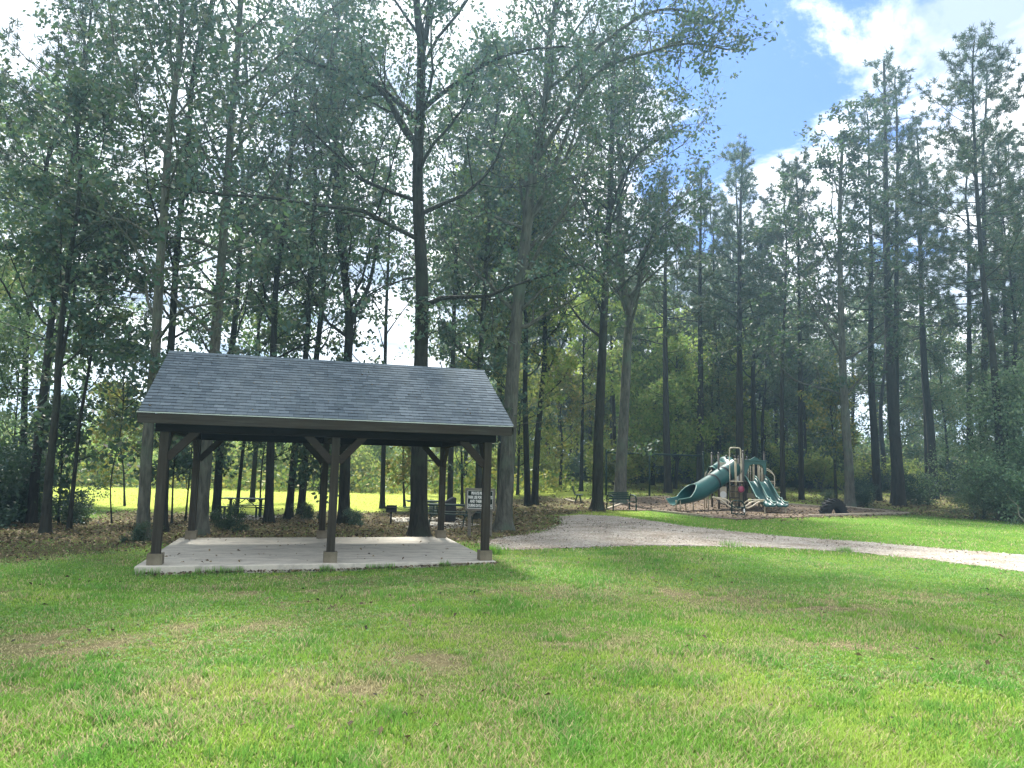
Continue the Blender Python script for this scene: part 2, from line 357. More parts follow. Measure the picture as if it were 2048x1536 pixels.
def colattr(name, trans=.3, rough=.6):
    m, nt, b, o = newmat(name); a = attr(nt, 'Col'); nt.links.new(a.outputs['Color'], b.inputs['Base Color']); b.inputs['Roughness'].default_value = rough
    b.inputs['Specular IOR Level'].default_value = .25
    if trans:
        t = N(nt, 'ShaderNodeBsdfTranslucent'); nt.links.new(a.outputs['Color'], t.inputs[0])
        x = N(nt, 'ShaderNodeMixShader', ins={0: trans}); nt.links.new(b.outputs[0], x.inputs[1]); nt.links.new(t.outputs[0], x.inputs[2]); nt.links.new(x.outputs[0], o.inputs[0])
    return m
M['grass'] = colattr('grass_blades', .45); M['litter'] = colattr('dead_leaves', .15, .8); M['stones'] = colattr('gravel_stones', 0, .85)
m, nt, b, o = newmat('gravel'); v = N(nt, 'ShaderNodeTexVoronoi', ins={'Scale': 24}); t = N(nt, 'ShaderNodeTexCoord'); nt.links.new(t.outputs['Object'], v.inputs['Vector'])
s2 = N(nt, 'ShaderNodeSeparateColor'); nt.links.new(v.outputs['Color'], s2.inputs[0])
col = ramp(nt, s2.outputs[0], [(.1, (.19, .165, .13)), (.45, (.32, .28, .235)), (.9, (.50, .455, .39))])
col = mixc(nt, ramp(nt, noise(nt, .8, 6, .7), [(.46, (0, 0, 0)), (.62, (.75, .75, .75))]), col, (.17, .125, .08))
nt.links.new(col, b.inputs['Base Color']); b.inputs['Roughness'].default_value = .95; bump(nt, b, v.outputs['Distance'], .8, .03); M['gravel'] = m
m, nt, b, o = newmat('mulch'); v = N(nt, 'ShaderNodeTexVoronoi', ins={'Scale': 16}); t = N(nt, 'ShaderNodeTexCoord'); nt.links.new(t.outputs['Object'], v.inputs['Vector'])
s2 = N(nt, 'ShaderNodeSeparateColor'); nt.links.new(v.outputs['Color'], s2.inputs[0])
col = ramp(nt, s2.outputs[0], [(.1, (.045, .030, .019)), (.5, (.115, .078, .050)), (.9, (.22, .165, .115))])
nt.links.new(col, b.inputs['Base Color']); b.inputs['Roughness'].default_value = .95; bump(nt, b, v.outputs['Distance'], .8, .04); M['mulch'] = m
# ------------------------------------------------------------------ ground zones
def poly_w(px): return np.array([gnd(x, y)[:2] for x, y in px])
def polymask(X, Y, P, soft=.4):
    X = np.asarray(X, float); Y = np.asarray(Y, float); ins = np.zeros(X.shape, bool); d = np.full(X.shape, 1e9)
    for i in range(len(P)):
        (x0, y0), (x1, y1) = P[i], P[(i + 1) % len(P)]
        if abs(y1 - y0) > 1e-9:
            c = ((y0 > Y) != (y1 > Y)) & (X < (x1 - x0) * (Y - y0) / (y1 - y0) + x0); ins ^= c
        t = np.clip(((X - x0) * (x1 - x0) + (Y - y0) * (y1 - y0)) / ((x1 - x0) ** 2 + (y1 - y0) ** 2 + 1e-12), 0, 1)
        d = np.minimum(d, np.hypot(X - x0 - t * (x1 - x0), Y - y0 - t * (y1 - y0)))
    return sstep(-soft, soft, np.where(ins, d, -d))
PV_PHI, PV_O = .286, np.array([-5.859, 12.324]); PV_L, PV_D = 5.648, 4.338
_a = np.array([math.cos(PV_PHI), math.sin(PV_PHI)]); _b = np.array([-math.sin(PV_PHI), math.cos(PV_PHI)])
pvp = lambda s, t: PV_O + _a * s + _b * t
P_PATH = poly_w([(2330, 1180), (2048, 1145), (1860, 1121), (1700, 1105), (1520, 1094), (1300, 1092), (1120, 1099), (1010, 1101), (984, 1098), (955, 1084), (1000, 1077), (1080, 1066), (1128, 1048), (1120, 1034), (1165, 1030), (1230, 1033), (1310, 1044), (1400, 1056), (1490, 1066), (1600, 1076), (1720, 1084), (1800, 1091), (2048, 1111), (2330, 1136)])
P_MULCH = poly_w([(1212, 1021), (1305, 1022), (1425, 1036), (1480, 1040), (1640, 1034), (1817, 1027), (1770, 1018), (1640, 1013), (1576, 1007), (1345, 995), (1235, 998)])
P_LIT = poly_w([(-900, 1140), (0, 1126), (150, 1114), (300, 1102), (420, 1090), (900, 1083), (975, 1092), (1010, 1083), (1110, 1062), (1140, 1046), (1120, 1034), (1165, 1028), (1212, 1024), (1260, 1005), (1130, 997), (1060, 990), (1000, 1000), (930, 1008), (860, 1024), (700, 1024), (600, 1022), (500, 1032), (330, 1024), (260, 1023), (150, 1036), (0, 1024), (-900, 1030)])
P_LIT2 = poly_w([(1480, 1042), (1640, 1036), (1830, 1030), (2060, 1046), (2500, 1080), (2500, 1000), (1900, 986), (1640, 996), (1590, 1008), (1800, 1018)])
P_SLAB = np.array([pvp(-.27, -.22), pvp(PV_L + .17, -.22), pvp(PV_L + .17, PV_D + .22), pvp(-.27, PV_D + .22)])
def zones(X, Y):
    wx = X + 1.1 * (fbm(X * .9, Y * .9, 4) - .5) * np.clip(Y / 14, .5, 2); wy = Y + 1.4 * (fbm(X * .9 + 31, Y * .9 + 11, 4) - .5) * np.clip(Y / 14, .5, 2)
    lit = np.maximum(polymask(wx, wy, P_LIT, 1.1), polymask(wx, wy, P_LIT2, 1.5) * .85)
    lit = np.maximum(lit, .55 * sstep(36, 44, Y) * sstep(2, 10, X))
    lit = np.maximum(lit, .75 * sstep(62, 72, Y))
    dn = fbm(X * .42 + 3, Y * .7 + 8, 5)
    dry = sstep(.52, .68, dn) * sstep(4.5, 6.5, Y) * (1 - sstep(13, 17, Y)) * .75 * sstep(.38, .58, fbm(X * 4.2, Y * 4.6, 5))
    for px, py, rx, ry in ((1150, 1285, 1.0, .7), (1370, 1190, 1.5, 1.0), (700, 1370, .9, .45), (150, 1290, 1.5, .8), (1620, 1215, 1.5, .7), (1700, 1290, .8, .5), (540, 1180, 1.2, .5), (880, 1320, .9, .4), (440, 1250, 1, .5)):
        g = gnd(px, py); dry = np.maximum(dry, 1.1 * np.exp(-(((wx - g[0]) / rx) ** 2 + ((wy - g[1]) / ry) ** 2)) * sstep(.34, .56, fbm(X * 4.5, Y * 4.5, 5)))
    sun_tint = sstep(29.5, 33.5, wy) * (1 - sstep(3, 8, wx)) * (1 - .9 * sstep(60, 68, Y)) * (1 - lit)  # painted sunlight: the field behind the shelter, then far grass on the right
    sun_tint = np.maximum(sun_tint, .42 * sstep(40, 46, Y) * sstep(3, 8, X) * (1 - sstep(60, 66, Y)))
    return lit, dry, sun_tint

def ground_sheet():
    ys = np.concatenate([np.linspace(-40, 2, 22)[:-1], np.linspace(2, 20, 240)[:-1], np.linspace(20, 60, 230)[:-1], np.geomspace(60, 420, 60)])
    s = np.linspace(-1, 1, 361); xs = np.sign(s) * (26 * np.abs(s) + 300 * np.abs(s) ** 5)
    X, Y = np.meshgrid(xs, ys); Z = hz(X, Y)
    m = polymask(X, Y, P_SLAB, .05); Z = np.where(m > .5, Z - .05, Z)
    lit, dry, sun_tint = zones(X.ravel(), Y.ravel())
    n, k = X.shape; i = np.arange(n - 1)[:, None] * k; j = np.arange(k - 1)[None]
    F = np.stack([i + j, i + j + 1, i + j + 1 + k, i + j + k], -1).reshape(-1, 4)
    o = mesh_np('ground', np.stack([X, Y, Z], -1).reshape(-1, 3), F, M['ground'], smooth=True, attr={'litter': lit, 'dry': dry, 'bright': sun_tint})
    tag(o, 'level lawn of green grass with leaf litter under the trees', 'ground', kind='structure')
ground_sheet()
def sheet(name, P, mat, lift, warp, step, label):
    x0, y0 = P.min(0) - .6; x1, y1 = P.max(0) + .6; xs = np.arange(x0, x1, step); ys = np.arange(y0, y1, step)
    X, Y = np.meshgrid(xs, ys)
    wx = X + warp * (fbm(X * 1.6, Y * 1.6, 5) - .5); wy = Y + warp * (fbm(X * 1.6 + 50, Y * 1.6 + 20, 5) - .5)
    m = polymask(wx, wy, P, .01)
    # drape on the same piecewise ground: a hair above the terrain, feathering down at the edge
    d = polymask(wx, wy, P, .25)
    Z = hz(X, Y) + lift * (.3 + .7 * d) + .008
    n, k = X.shape; i = np.arange(n - 1)[:, None] * k; j = np.arange(k - 1)[None]
    F = np.stack([i + j, i + j + 1, i + j + 1 + k, i + j + k], -1).reshape(-1, 4)
    F = F[(m.ravel()[F] > .5).sum(1) >= 3]
    us, inv = np.unique(F.ravel(), return_inverse=True)
    o = mesh_np(name, np.stack([X, Y, Z], -1).reshape(-1, 3)[us], inv.reshape(-1, 4), mat, smooth=True)
    return tag(o, label, name.replace('_', ' '), kind='structure')
sheet('gravel_path', P_PATH, M['gravel'], .012, .55, .07, 'pale gravel path curving across the lawn to the playground')
sheet('mulch_bed', P_MULCH, M['mulch'], .03, .35, .10, 'reddish wood chip bed under the playground equipment')

rng = np.random.RandomState(11)
def blades(B, h, wd, lean, col):
    """bent grass blades: base points B, heights, widths, lean distance; returns V, flat faces, lengths, colours"""
    n = len(B); az = rng.rand(n) * 2 * math.pi; la = az + rng.randn(n) * .5 + math.pi / 2
    s = np.stack([np.cos(az), np.sin(az), np.zeros(n)], 1) * (wd / 2)[:, None]; l = np.stack([np.cos(la), np.sin(la), np.zeros(n)], 1) * lean[:, None]
    z = np.zeros((n, 3)); z[:, 2] = h
    V = np.stack([B - s, B + s, B + l * .32 + z * .58 + s * .8, B + l * .32 + z * .58 - s * .8, B + l + z], 1).reshape(-1, 3)
    i = np.arange(n)[:, None] * 5
    F = np.concatenate([i + np.array([[0, 1, 2, 3]]), i + np.array([[3, 2, 4]])], 1).ravel(); fl = np.tile([4, 3], n)
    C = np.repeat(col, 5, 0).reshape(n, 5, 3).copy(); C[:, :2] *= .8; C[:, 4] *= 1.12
    return V, F, fl, C.reshape(-1, 3)
def grass():
    parts = []
    for (n, y0, y1, k, far) in ((430000, 4.2, 17, 1.35, 0), (150000, 15, 60, 1.1, 1)):
        Y = y0 * (y1 / y0) ** rng.rand(n * 3); X = (rng.rand(n * 3) * 2 - 1) * (.80 * Y + 2.2)
        acc = rng.rand(len(Y)) < (Y / y0) ** (1 - k + .0) ; X, Y = X[acc][:n], Y[acc][:n]
        lit, dry, sun_tint = zones(X, Y)
        keep = (rng.rand(len(X)) > lit * .93) & (polymask(X, Y, P_SLAB, .03) < .5)
        pm = polymask(X, Y, P_PATH, .3); mm = polymask(X, Y, P_MULCH, .3)
        keep &= (rng.rand(len(X)) > sstep(.25, .75, pm) * .995) & (rng.rand(len(X)) > sstep(.2, .7, mm) * .99)
        keep &= rng.rand(len(X)) > dry * .6
        X, Y, lit, dry, sun_tint = X[keep], Y[keep], lit[keep], dry[keep], sun_tint[keep]; n = len(X)
        t1 = fbm(X * .55 + 70, Y * .55 + 3, 3); t2 = fbm(X * 2.3, Y * 2.3 + 44, 3)
        tall = sstep(.52, .70, t2) * .6 + sstep(.5, .72, t1) * .5 + sstep(7.2, 4.8, Y) * .75 * sstep(.25, .6, fbm(X * .9 + 5, Y * .9 + 77, 3))
        h = (.022 + .045 * tall + .018 * rng.rand(n)) * (1 - .45 * dry) * (1 + .3 * rng.randn(n) * .5).clip(.5, 1.8)
        if far: h = h * .9 + .01
        wd = (.0048 + .0042 * rng.rand(n)) * (1 + .055 * Y if not far else 2.2 + .03 * Y)
        lean = h * (.25 + .8 * rng.rand(n)) + dry * .02 * rng.rand(n)
        a = np.array([.14, .28, .030]); b_ = np.array([.27, .49, .085]); c_ = np.array([.50, .44, .24]); e_ = np.array([.42, .53, .10]); f_ = np.array([.11, .30, .05])
        u = rng.rand(n)[:, None]; col = a * (1 - u) + b_ * u
        q = sstep(.42, .65, fbm(X * .8 + 9, Y * .8, 3))[:, None]; col = col * (1 - .6 * q) + e_ * .6 * q
        q = (sstep(.55, .7, t2) * .7)[:, None]; col = col * (1 - q) + f_ * q * (.8 + .5 * u)
        q = (rng.rand(n) < (.13 + .30 * sstep(.35, .65, fbm(X * 1.7 + 12, Y * 2.1, 4)) + .6 * dry))[:, None]; col = np.where(q, c_ * (.6 + .7 * u), col)
        q = sun_tint[:, None]; col = col * (1 - q) + np.array([.42, .50, .12]) * q * (.7 + .6 * u)  # sunlight painted into the blade colour
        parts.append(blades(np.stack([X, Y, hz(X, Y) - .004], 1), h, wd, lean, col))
    # tall tufts
    for px, py, nn, hh, rr in ((758, 1195, 1500, .12, .45), (982, 1112, 500, .30, .14), (66, 1150, 700, .12, .35), (875, 1112, 120, .12, .10), (1990, 1190, 1500, .10, .9), (1550, 1250, 900, .07, .7), (1900, 1450, 3500, .12, .55), (1500, 1480, 2500, .10, .5), (500, 1520, 2500, .11, .6), (1250, 1370, 1200, .10, .35), (100, 1430, 900, .10, .3), (545, 1410, 700, .09, .25), (1462, 1093, 160, .22, .15), (1688, 1104, 140, .18, .15), (700, 1440, 900, .09, .3), (1040, 1500, 1800, .11, .45), (1750, 1300, 1200, .08, .5)):
        g = gnd(px, py); X = g[0] + rng.randn(nn) * rr * 1.0; Y = g[1] + rng.randn(nn) * rr * .7; kk = fbm(X * 5 + px, Y * 5, 3) > (.5 if rr > .2 else 0); X, Y = X[kk], Y[kk]
        k = polymask(X, Y, P_SLAB, .02) < .5; X, Y = X[k], Y[k]; n = len(X)
        u = rng.rand(n)[:, None]; col = np.array([.09, .23, .035]) * (1 - u) + np.array([.24, .46, .08]) * u
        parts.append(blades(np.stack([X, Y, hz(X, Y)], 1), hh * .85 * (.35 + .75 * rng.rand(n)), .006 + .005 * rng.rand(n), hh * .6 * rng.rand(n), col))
    nn = 1800; s_ = -.3 + (PV_L + .5) * rng.rand(nn); e = np.array([pvp(q, -.24 - abs(rng.randn()) * .07) for q in s_]); k = fbm(s_ * 2.5, s_ * 0 + 3, 3) > .46; e = e[k]; n = len(e); u = rng.rand(n)[:, None]
    parts.append(blades(np.stack([e[:, 0], e[:, 1], hz(e[:, 0], e[:, 1])], 1), .05 + .10 * rng.rand(n), .007 + .005 * rng.rand(n), .06 * rng.rand(n), np.array([.08, .20, .035]) * (1 - u) + np.array([.22, .42, .08]) * u))
    V, F, fl, C = [], [], [], []; b = 0
    for p in parts: V.append(p[0]); F.append(p[1] + b); fl.append(p[2]); C.append(p[3]); b += len(p[0])
    o = mesh_np('lawn_grass', np.vstack(V), np.concatenate(F), M['grass'], attr={'Col': np.vstack(C)}, fl=np.concatenate(fl))
    tag(o, 'short mixed green lawn grass with dry brown patches', 'grass', kind='stuff')
grass()
def flat_leaves(X, Y, Z, size, col, tilt=.35, curl=.3):
    """rhombic leaves lying about"""
    n = len(X); az = rng.rand(n) * 2 * math.pi; t = rng.randn(n) * tilt; t2 = rng.randn(n) * tilt
    d = np.stack([np.cos(az) * np.cos(t), np.sin(az) * np.cos(t), np.sin(t)], 1); s = np.stack([-np.sin(az) * np.cos(t2), np.cos(az) * np.cos(t2), np.sin(t2)], 1)
    c = np.stack([X, Y, Z], 1); S = size[:, None]
    V = np.stack([c - d * S * .5, c + s * S * .3 + [0, 0, .1] * S * curl, c + d * S * .5, c - s * S * .3 + [0, 0, .1] * S * curl], 1).reshape(-1, 3)
    return V, np.arange(n * 4).reshape(-1, 4), np.repeat(col, 4, 0)
def ground_cover():
    n = 130000; Y = 6.5 + 10.5 * rng.rand(n) ** .8; X = (rng.rand(n) * 2 - 1) * (.78 * Y + 2)
    lit, dry, sun_tint = zones(X, Y); q = sstep(.40, .56, fbm(X * .5 + 20, Y * .7 + 60, 4)) * .85 + sstep(10.5, 12, Y) * .6
    k = (rng.rand(n) < q * (1 - dry) * (1 - lit * .8)) & (polymask(X, Y, P_SLAB, .03) < .5) & (polymask(X, Y, P_PATH, .3) < .4); X, Y = X[k], Y[k]; n = len(X)
    u = rng.rand(n)[:, None]; col = np.array([.09, .23, .06]) * (1 - u) + np.array([.25, .43, .11]) * u
    V, F, C = flat_leaves(X, Y, hz(X, Y) + .012 + .03 * rng.rand(n), .022 + .022 * rng.rand(n), col, .3)
    o = mesh_np('clover', V, F, M['grass'], attr={'Col': C}); tag(o, 'low broad leaved clover growing through the lawn', 'clover', kind='stuff')
ground_cover()
def litter():
    n = 150000; Y = 11 + 55 * rng.rand(n) ** 1.6; X = (rng.rand(n) * 2 - 1) * (.8 * Y + 3)
    lit, dry, sun_tint = zones(X, Y); mm = polymask(X, Y, P_MULCH, .5); pm = polymask(X, Y, P_PATH, .5)
    k = (rng.rand(n) < np.maximum(np.maximum(lit * .85 * (.35 + .9 * fbm(X * .9, Y * .9, 3)), mm * .35), pm * .30 * sstep(.4, .62, fbm(X * .8, Y * .9 + 5, 3)) * sstep(13, 20, Y))) & (polymask(X, Y, P_SLAB, .0001) < .5)
    X, Y = X[k], Y[k]
    # strays on the lawn, drift along the slab edge
    m = 1500; Ys = 5 + 11 * rng.rand(m); Xs = (rng.rand(m) * 2 - 1) * (.78 * Ys + 2); k = (polymask(Xs, Ys, P_SLAB, .01) < .5) & (rng.rand(m) < sstep(.42, .7, fbm(Xs * .7, Ys * .9, 3))); Xs, Ys = Xs[k], Ys[k]
    m = 500; s = rng.rand(m) ** .8 * (PV_L + .4) - .2; e = np.array([pvp(a_, -.26 - abs(rng.randn()) * .09) for a_ in s])
    Xa = np.concatenate([X, Xs, e[:, 0]]); Ya = np.concatenate([Y, Ys, e[:, 1]]); n = len(Xa)
    c = np.array([[.075, .056, .030], [.135, .10, .052], [.20, .15, .082], [.30, .24, .15], [.04, .034, .02]])[rng.choice(5, n, p=[.3, .3, .2, .08, .12])]
    c = c * (.7 + .6 * rng.rand(n))[:, None]; c[len(X):] *= .85
    sz = np.where(Ya > 16, .09, .06) * (.6 + .8 * rng.rand(n)) * np.clip(Ya / 22, 1, 1.6) * (1 - .45 * polymask(Xa, Ya, P_PATH, .2))
    Za = hz(Xa, Ya) + .03 + .02 * rng.rand(n)
    m = 70; q = np.array([pvp(PV_L * rng.rand(), .1 + (PV_D - .2) * rng.rand() ** 1.5) for _ in range(m)]); Xa = np.concatenate([Xa, q[:, 0]]); Ya = np.concatenate([Ya, q[:, 1]]); Za = np.concatenate([Za, np.full(m, .158)])
    c = np.vstack([c, c[:m]]); sz = np.concatenate([sz, .035 + .05 * rng.rand(m)])
    m = 90; ts = -.2 + (PV_D / 2 + .1) * rng.rand(m) ** .8; q = np.array([pvp(-.3 + (PV_L + .6) * rng.rand(), t_) for t_ in ts]); Xa = np.concatenate([Xa, q[:, 0]]); Ya = np.concatenate([Ya, q[:, 1]])
    Za = np.concatenate([Za, .14 + 2.515 + .03 + (ts + .265) * 1.353 / 2.434]); c = np.vstack([c, c[:m] * .8]); sz = np.concatenate([sz, .03 + .03 * rng.rand(m)])
    V, F, C = flat_leaves(Xa, Ya, Za, sz, c, .4, 1.2)
    o = mesh_np('fallen_leaves', V, F, M['litter'], attr={'Col': C}); tag(o, 'brown fallen leaves scattered under the trees and over the lawn', 'fallen leaves', kind='stuff')
litter()
def pebbles():
    x0, y0 = P_PATH.min(0); x1, y1 = P_PATH.max(0); n = 60000; X = x0 + (x1 - x0) * rng.rand(n); Y = y0 + (y1 - y0) * rng.rand(n)
    k = rng.rand(n) < polymask(X, Y, P_PATH, .45); X, Y = X[k], Y[k]; n = len(X)
    r = (.010 + .017 * rng.rand(n) ** 2)[:, None]; a0 = rng.rand(n) * 6.28; c = np.stack([X, Y, hz(X, Y) + .016], 1); V = []
    for j in range(4):
        a_ = a0 + j * 1.57 + rng.randn(n) * .2; V.append(c + np.stack([np.cos(a_), np.sin(a_), -.3 + 0 * a_], 1) * r * (.7 + .6 * rng.rand(n, 1)))
    V.append(c + np.stack([rng.randn(n) * .2, rng.randn(n) * .2, .65 + .3 * rng.rand(n)], 1) * r)
    i = np.arange(n)[:, None] * 5; F = np.concatenate([i + np.array([[j, (j + 1) % 4, 4]]) for j in range(4)], 0)
    col = np.array([.42, .38, .325]) * (.5 + .75 * rng.rand(n, 1)) * (1 + .06 * rng.randn(n, 3))
    o = mesh_np('path_stones', np.stack(V, 1).reshape(-1, 3), F, M['stones'], attr={'Col': np.repeat(col, 5, 0).clip(0, .85)}); tag(o, 'loose pale stones lying on the gravel path', 'gravel', kind='stuff')
pebbles()
# ------------------------------------------------------------------ picnic shelter
SLAB_Z = .14
def pavilion():
    L_, D_ = PV_L, PV_D; ze, zr = 2.515, 3.868; of, ol, orr = .372, .411, .44   # overhangs
    of, ol, orr = .265, .372, .411
    t = thing('picnic_shelter', (PV_O[0], PV_O[1], SLAB_Z), PV_PHI, 'open timber picnic shelter with a grey shingled gable roof on a concrete slab', 'shelter')
    # slab
    mb = MB(); x0, x1, y0, y1 = -.27, L_ + .17, -.22, D_ + .22
    mb.box(((x0 + x1) / 2, (y0 + y1) / 2, -.17), (x1 - x0, y1 - y0, .34), bev=.012); mb.build('slab', M['concrete'], t)
    # posts with boxed bases
    pz = 2.2
    for iy, y in enumerate((0, D_)):
        for ix, x in enumerate((0, L_ / 2, L_)):
            MB().box((0, 0, pz / 2 + .08), (.142, .142, pz - .16), bev=.006).build('post', M['wood_z'], t).location = (x, y, 0)
            b = MB(); w_, h_ = .235, .185
            for s in (-1, 1):
                b.box((s * (w_ / 2 - .012), 0, h_ / 2), (.022, w_, h_), bev=.002); b.box((0, s * (w_ / 2 - .014), h_ / 2 - .002), (w_ - .047, .022, h_), bev=.002)
            b.box((0, 0, h_ - .022), (w_ - .05, w_ - .055, .018)); o = b.build('post_base', M['post_base'], t); o.location = (x, y, .001)
            # knee braces along the eave beam
            for s in (-1, 1):
                if (ix == 0 and s < 0) or (ix == 2 and s > 0): continue
                b = MB(); b.beam((x + s * .06, y, pz - .44), (x + s * .50, y, pz + .03), .09, .13, up=(0, 1, 0) if False else (0, 0, 1), bev=.004)
                b.build('knee_brace', M['wood_brace'], t)
            # braces across the gable ends
            if ix != 1:
                s = 1 if iy == 0 else -1
                b = MB(); b.beam((x, y + s * .06, pz - .44), (x, y + s * .50, pz + .03), .09, .13, bev=.004); b.build('knee_brace', M['wood_brace'], t)
    for y in (0, D_): MB().box((L_ / 2, y, pz + .122), (L_ + .30, .140, .24), bev=.005).build('eave_beam', M['wood_under_shaded'], t)
    for x in (0, L_ / 2, L_): MB().box((x, D_ / 2, pz + .11), (.138, D_ - .15, .215), bev=.005).build('tie_beam', M['wood_under_shaded'], t)
    # rafters, ridge board
    X0, X1 = -ol, L_ + orr; Y0, Y1, Ym = -of, D_ + of, D_ / 2
    sl = math.atan2(zr - ze, Ym - Y0); th = .14; r = MB(); n = 15
    dz = th / 2 / math.cos(sl) + .03
    for i in range(n):
        x = X0 + .03 + (X1 - X0 - .06) * i / (n - 1)
        for s, ya in ((1, Y0 + .05), (-1, Y1 - .05)):
            za = ze + (abs(ya - (Y0 if s > 0 else Y1))) * math.tan(sl) - dz
            r.beam((x, ya, za), (x, Ym - s * .03, zr - .03 * math.tan(sl) - dz), .038, th)
    r.build('rafters', M['wood_under_shaded'], t)
    MB().box((L_ / 2, Ym, zr - .19), (X1 - X0 - .05, .04, .2)).build('ridge_board', M['wood_under_shaded'], t)
    dk = MB()
    for s, ya in ((1, Y0 + .01), (-1, Y1 - .01)):
        dk.beam((L_ / 2, ya, ze - .012 + .01 * math.tan(sl)), (L_ / 2, Ym, zr - .024), X1 - X0 - .02, .016)
    dk.build('roof_deck', M['wood_under_shaded'], t)
    # shingle courses: each slope is its own object, with x along the eave and y up the slope
    for s in (1, -1):
        run = math.hypot(Ym - Y0, zr - ze) + .03; k = 22; ex = run / k; rr = random.Random(3 + s)
        V, F = [], []; W_ = X1 - X0 + .04
        nx = 90
        for c in range(k):
            y0_, y1_ = c * ex, (c + 1) * ex; base = len(V)
            edge = [.011 + .004 * rr.random() for _ in range(nx + 1)]
            for q in range(nx + 1):
                xx = W_ * q / nx; e = -.006 * rr.random()
                V += [(xx, y0_ + e, .001), (xx, y0_ + e, edge[q]), (xx, y1_ + .004, .003)]
            for q in range(nx):
                a0 = base + q * 3; F += [(a0, a0 + 3, a0 + 4, a0 + 1), (a0 + 1, a0 + 4, a0 + 5, a0 + 2)]
            F += [(base, base + 1, base + 2), (base + nx * 3, base + nx * 3 + 2, base + nx * 3 + 1)]
        mb = MB(); mb.add(V, F); o = mb.build('shingles', M['shingle'], t)
        o.rotation_euler = (sl, 0, 0 if s > 0 else 0)
        if s > 0: o.location = (X0 - .02, Y0 - .02, ze)
        else: o.rotation_euler = (sl, 0, math.pi); o.location = (X1 + .02, Y1 + .02, ze)
    MB().prism([(-.10, -.055), (0, .015), (.10, -.055), (.10, -.066), (0, .002), (-.10, -.066)], X0 - .02, X1 + .02, Matrix.Translation((0, Ym, zr + .015)) @ Matrix(((0, 1, 0), (1, 0, 0), (0, 0, 1))).to_4x4()).build('ridge_cap', M['shingle'], t)
    # fascia, drip edge, rake boards, gable boards
    for y, s in ((Y0, -1), (Y1, 1)):
        MB().box((L_ / 2, y - s * .0 + s * .015, ze - .105), (X1 - X0, .03, .165), bev=.003).build('fascia', M['wood_x'], t)
        MB().box((L_ / 2, y + s * .036, ze - .008), (X1 - X0 + .04, .008, .016)).build('drip_edge', M['drip'], t)
    for x, s in ((X0, -1), (X1, 1)):
        g = MB()
        for a_, b_ in (((Y0), 1), ((Y1), -1)):
            g.beam((x + s * .016, a_, ze - .09), (x + s * .016, Ym - b_ * .0, zr - .09), .03, .15)
        g.build('rake_board', M['wood_y'], t)
    for x in (-.02, L_ + .02):
        g = MB(); nb = 22; yy = np.linspace(.05, D_ - .05, nb + 1)
        for i in range(nb):
            a_, b_ = yy[i] + .003, yy[i + 1] - .003; za = zr - abs(a_ - Ym) * math.tan(sl) - .19; zb = zr - abs(b_ - Ym) * math.tan(sl) - .19
            z0 = pz + .235
            if min(za, zb) <= z0 + .01: continue
            g.prism([(a_, z0), (b_, z0), (b_, zb), (a_, za)], x - .01, x + .01, Matrix(((0, 1, 0), (1, 0, 0), (0, 0, 1))).to_4x4())
        g.build('gable_boards', M['wood_z'], t)
pavilion()
# ------------------------------------------------------------------ notice board, tables, grill, bins, benches
def text_mesh(s, size, name, mat, parent, loc, width=None, off=.0):
    cu = bpy.data.curves.new(name, 'FONT'); cu.body = s; cu.size = size; cu.align_x = 'CENTER'; cu.align_y = 'CENTER'; cu.extrude = .0015; cu.offset = off; cu.resolution_u = 3
    ob = bpy.data.objects.new('tmp', cu); COL.objects.link(ob); bpy.context.view_layer.update()
    me = bpy.data.meshes.new_from_object(ob.evaluated_get(bpy.context.evaluated_depsgraph_get())); bpy.data.objects.remove(ob); bpy.data.curves.remove(cu)
    xs = [v.co.x for v in me.vertices]; k = width / (max(xs) - min(xs)) if width else 1
    for v in me.vertices: v.co.x *= k
    me.materials.clear(); me.materials.append(mat); o = bpy.data.objects.new(name, me); COL.objects.link(o); o.parent = parent
    o.rotation_euler = (R(90), 0, 0); o.location = loc; return o
def notice():
    g = at(959, 1058, 21.3); t = thing('notice_board', (g[0] - .0, 21.3, gz(g[0], 21.3)), R(-6), 'wood framed dark green notice sign with white capitals behind the right end post', 'sign')
    for x in (-.31, .31): MB().box((x, .05, .44), (.085, .085, .92), bev=.004).build('post', M['wood_sign'], t)
    for s in (-1, 1): MB().beam((s * .27, .05, .60), (s * .09, .05, .76), .05, .06).build('brace', M['wood_sign'], t)
    MB().box((0, -.012, 1.05), (.84, .03, .62), bev=.003).build('panel', M['sign_green'], t)
    z0, z1, hw = .73, 1.37, .44
    f = MB(); f.box((0, -.02, z1 - .03), (2 * hw, .07, .065), bev=.004); f.box((0, -.02, z0 + .03), (2 * hw, .07, .065), bev=.004)
    for s in (-1, 1): f.box((s * (hw - .033), -.0195, 1.05), (.064, .068, .51), bev=.004)
    f.build('frame', M['wood_sign'], t)
    e = MB(); 
    for s in (-1, 1): e.box((0, -.030, 1.05 + s * .25), (.745, .006, .012)); e.box((s * .367, -.030, 1.05), (.012, .006, .488))
    e.build('border_line', M['sign_white'], t)
    for s, z, w in (('PRIVATE PROPERTY', 1.225, .53), ('PARK USE FOR RESIDENTS', 1.11, .70), ('AND THEIR GUESTS', .995, .60), ('DURING DAYLIGHT HOURS', .875, .69)):
        text_mesh(s, .115, 'lettering', M['sign_white'], t, (0, -.0285, z), w, .004)
notice()

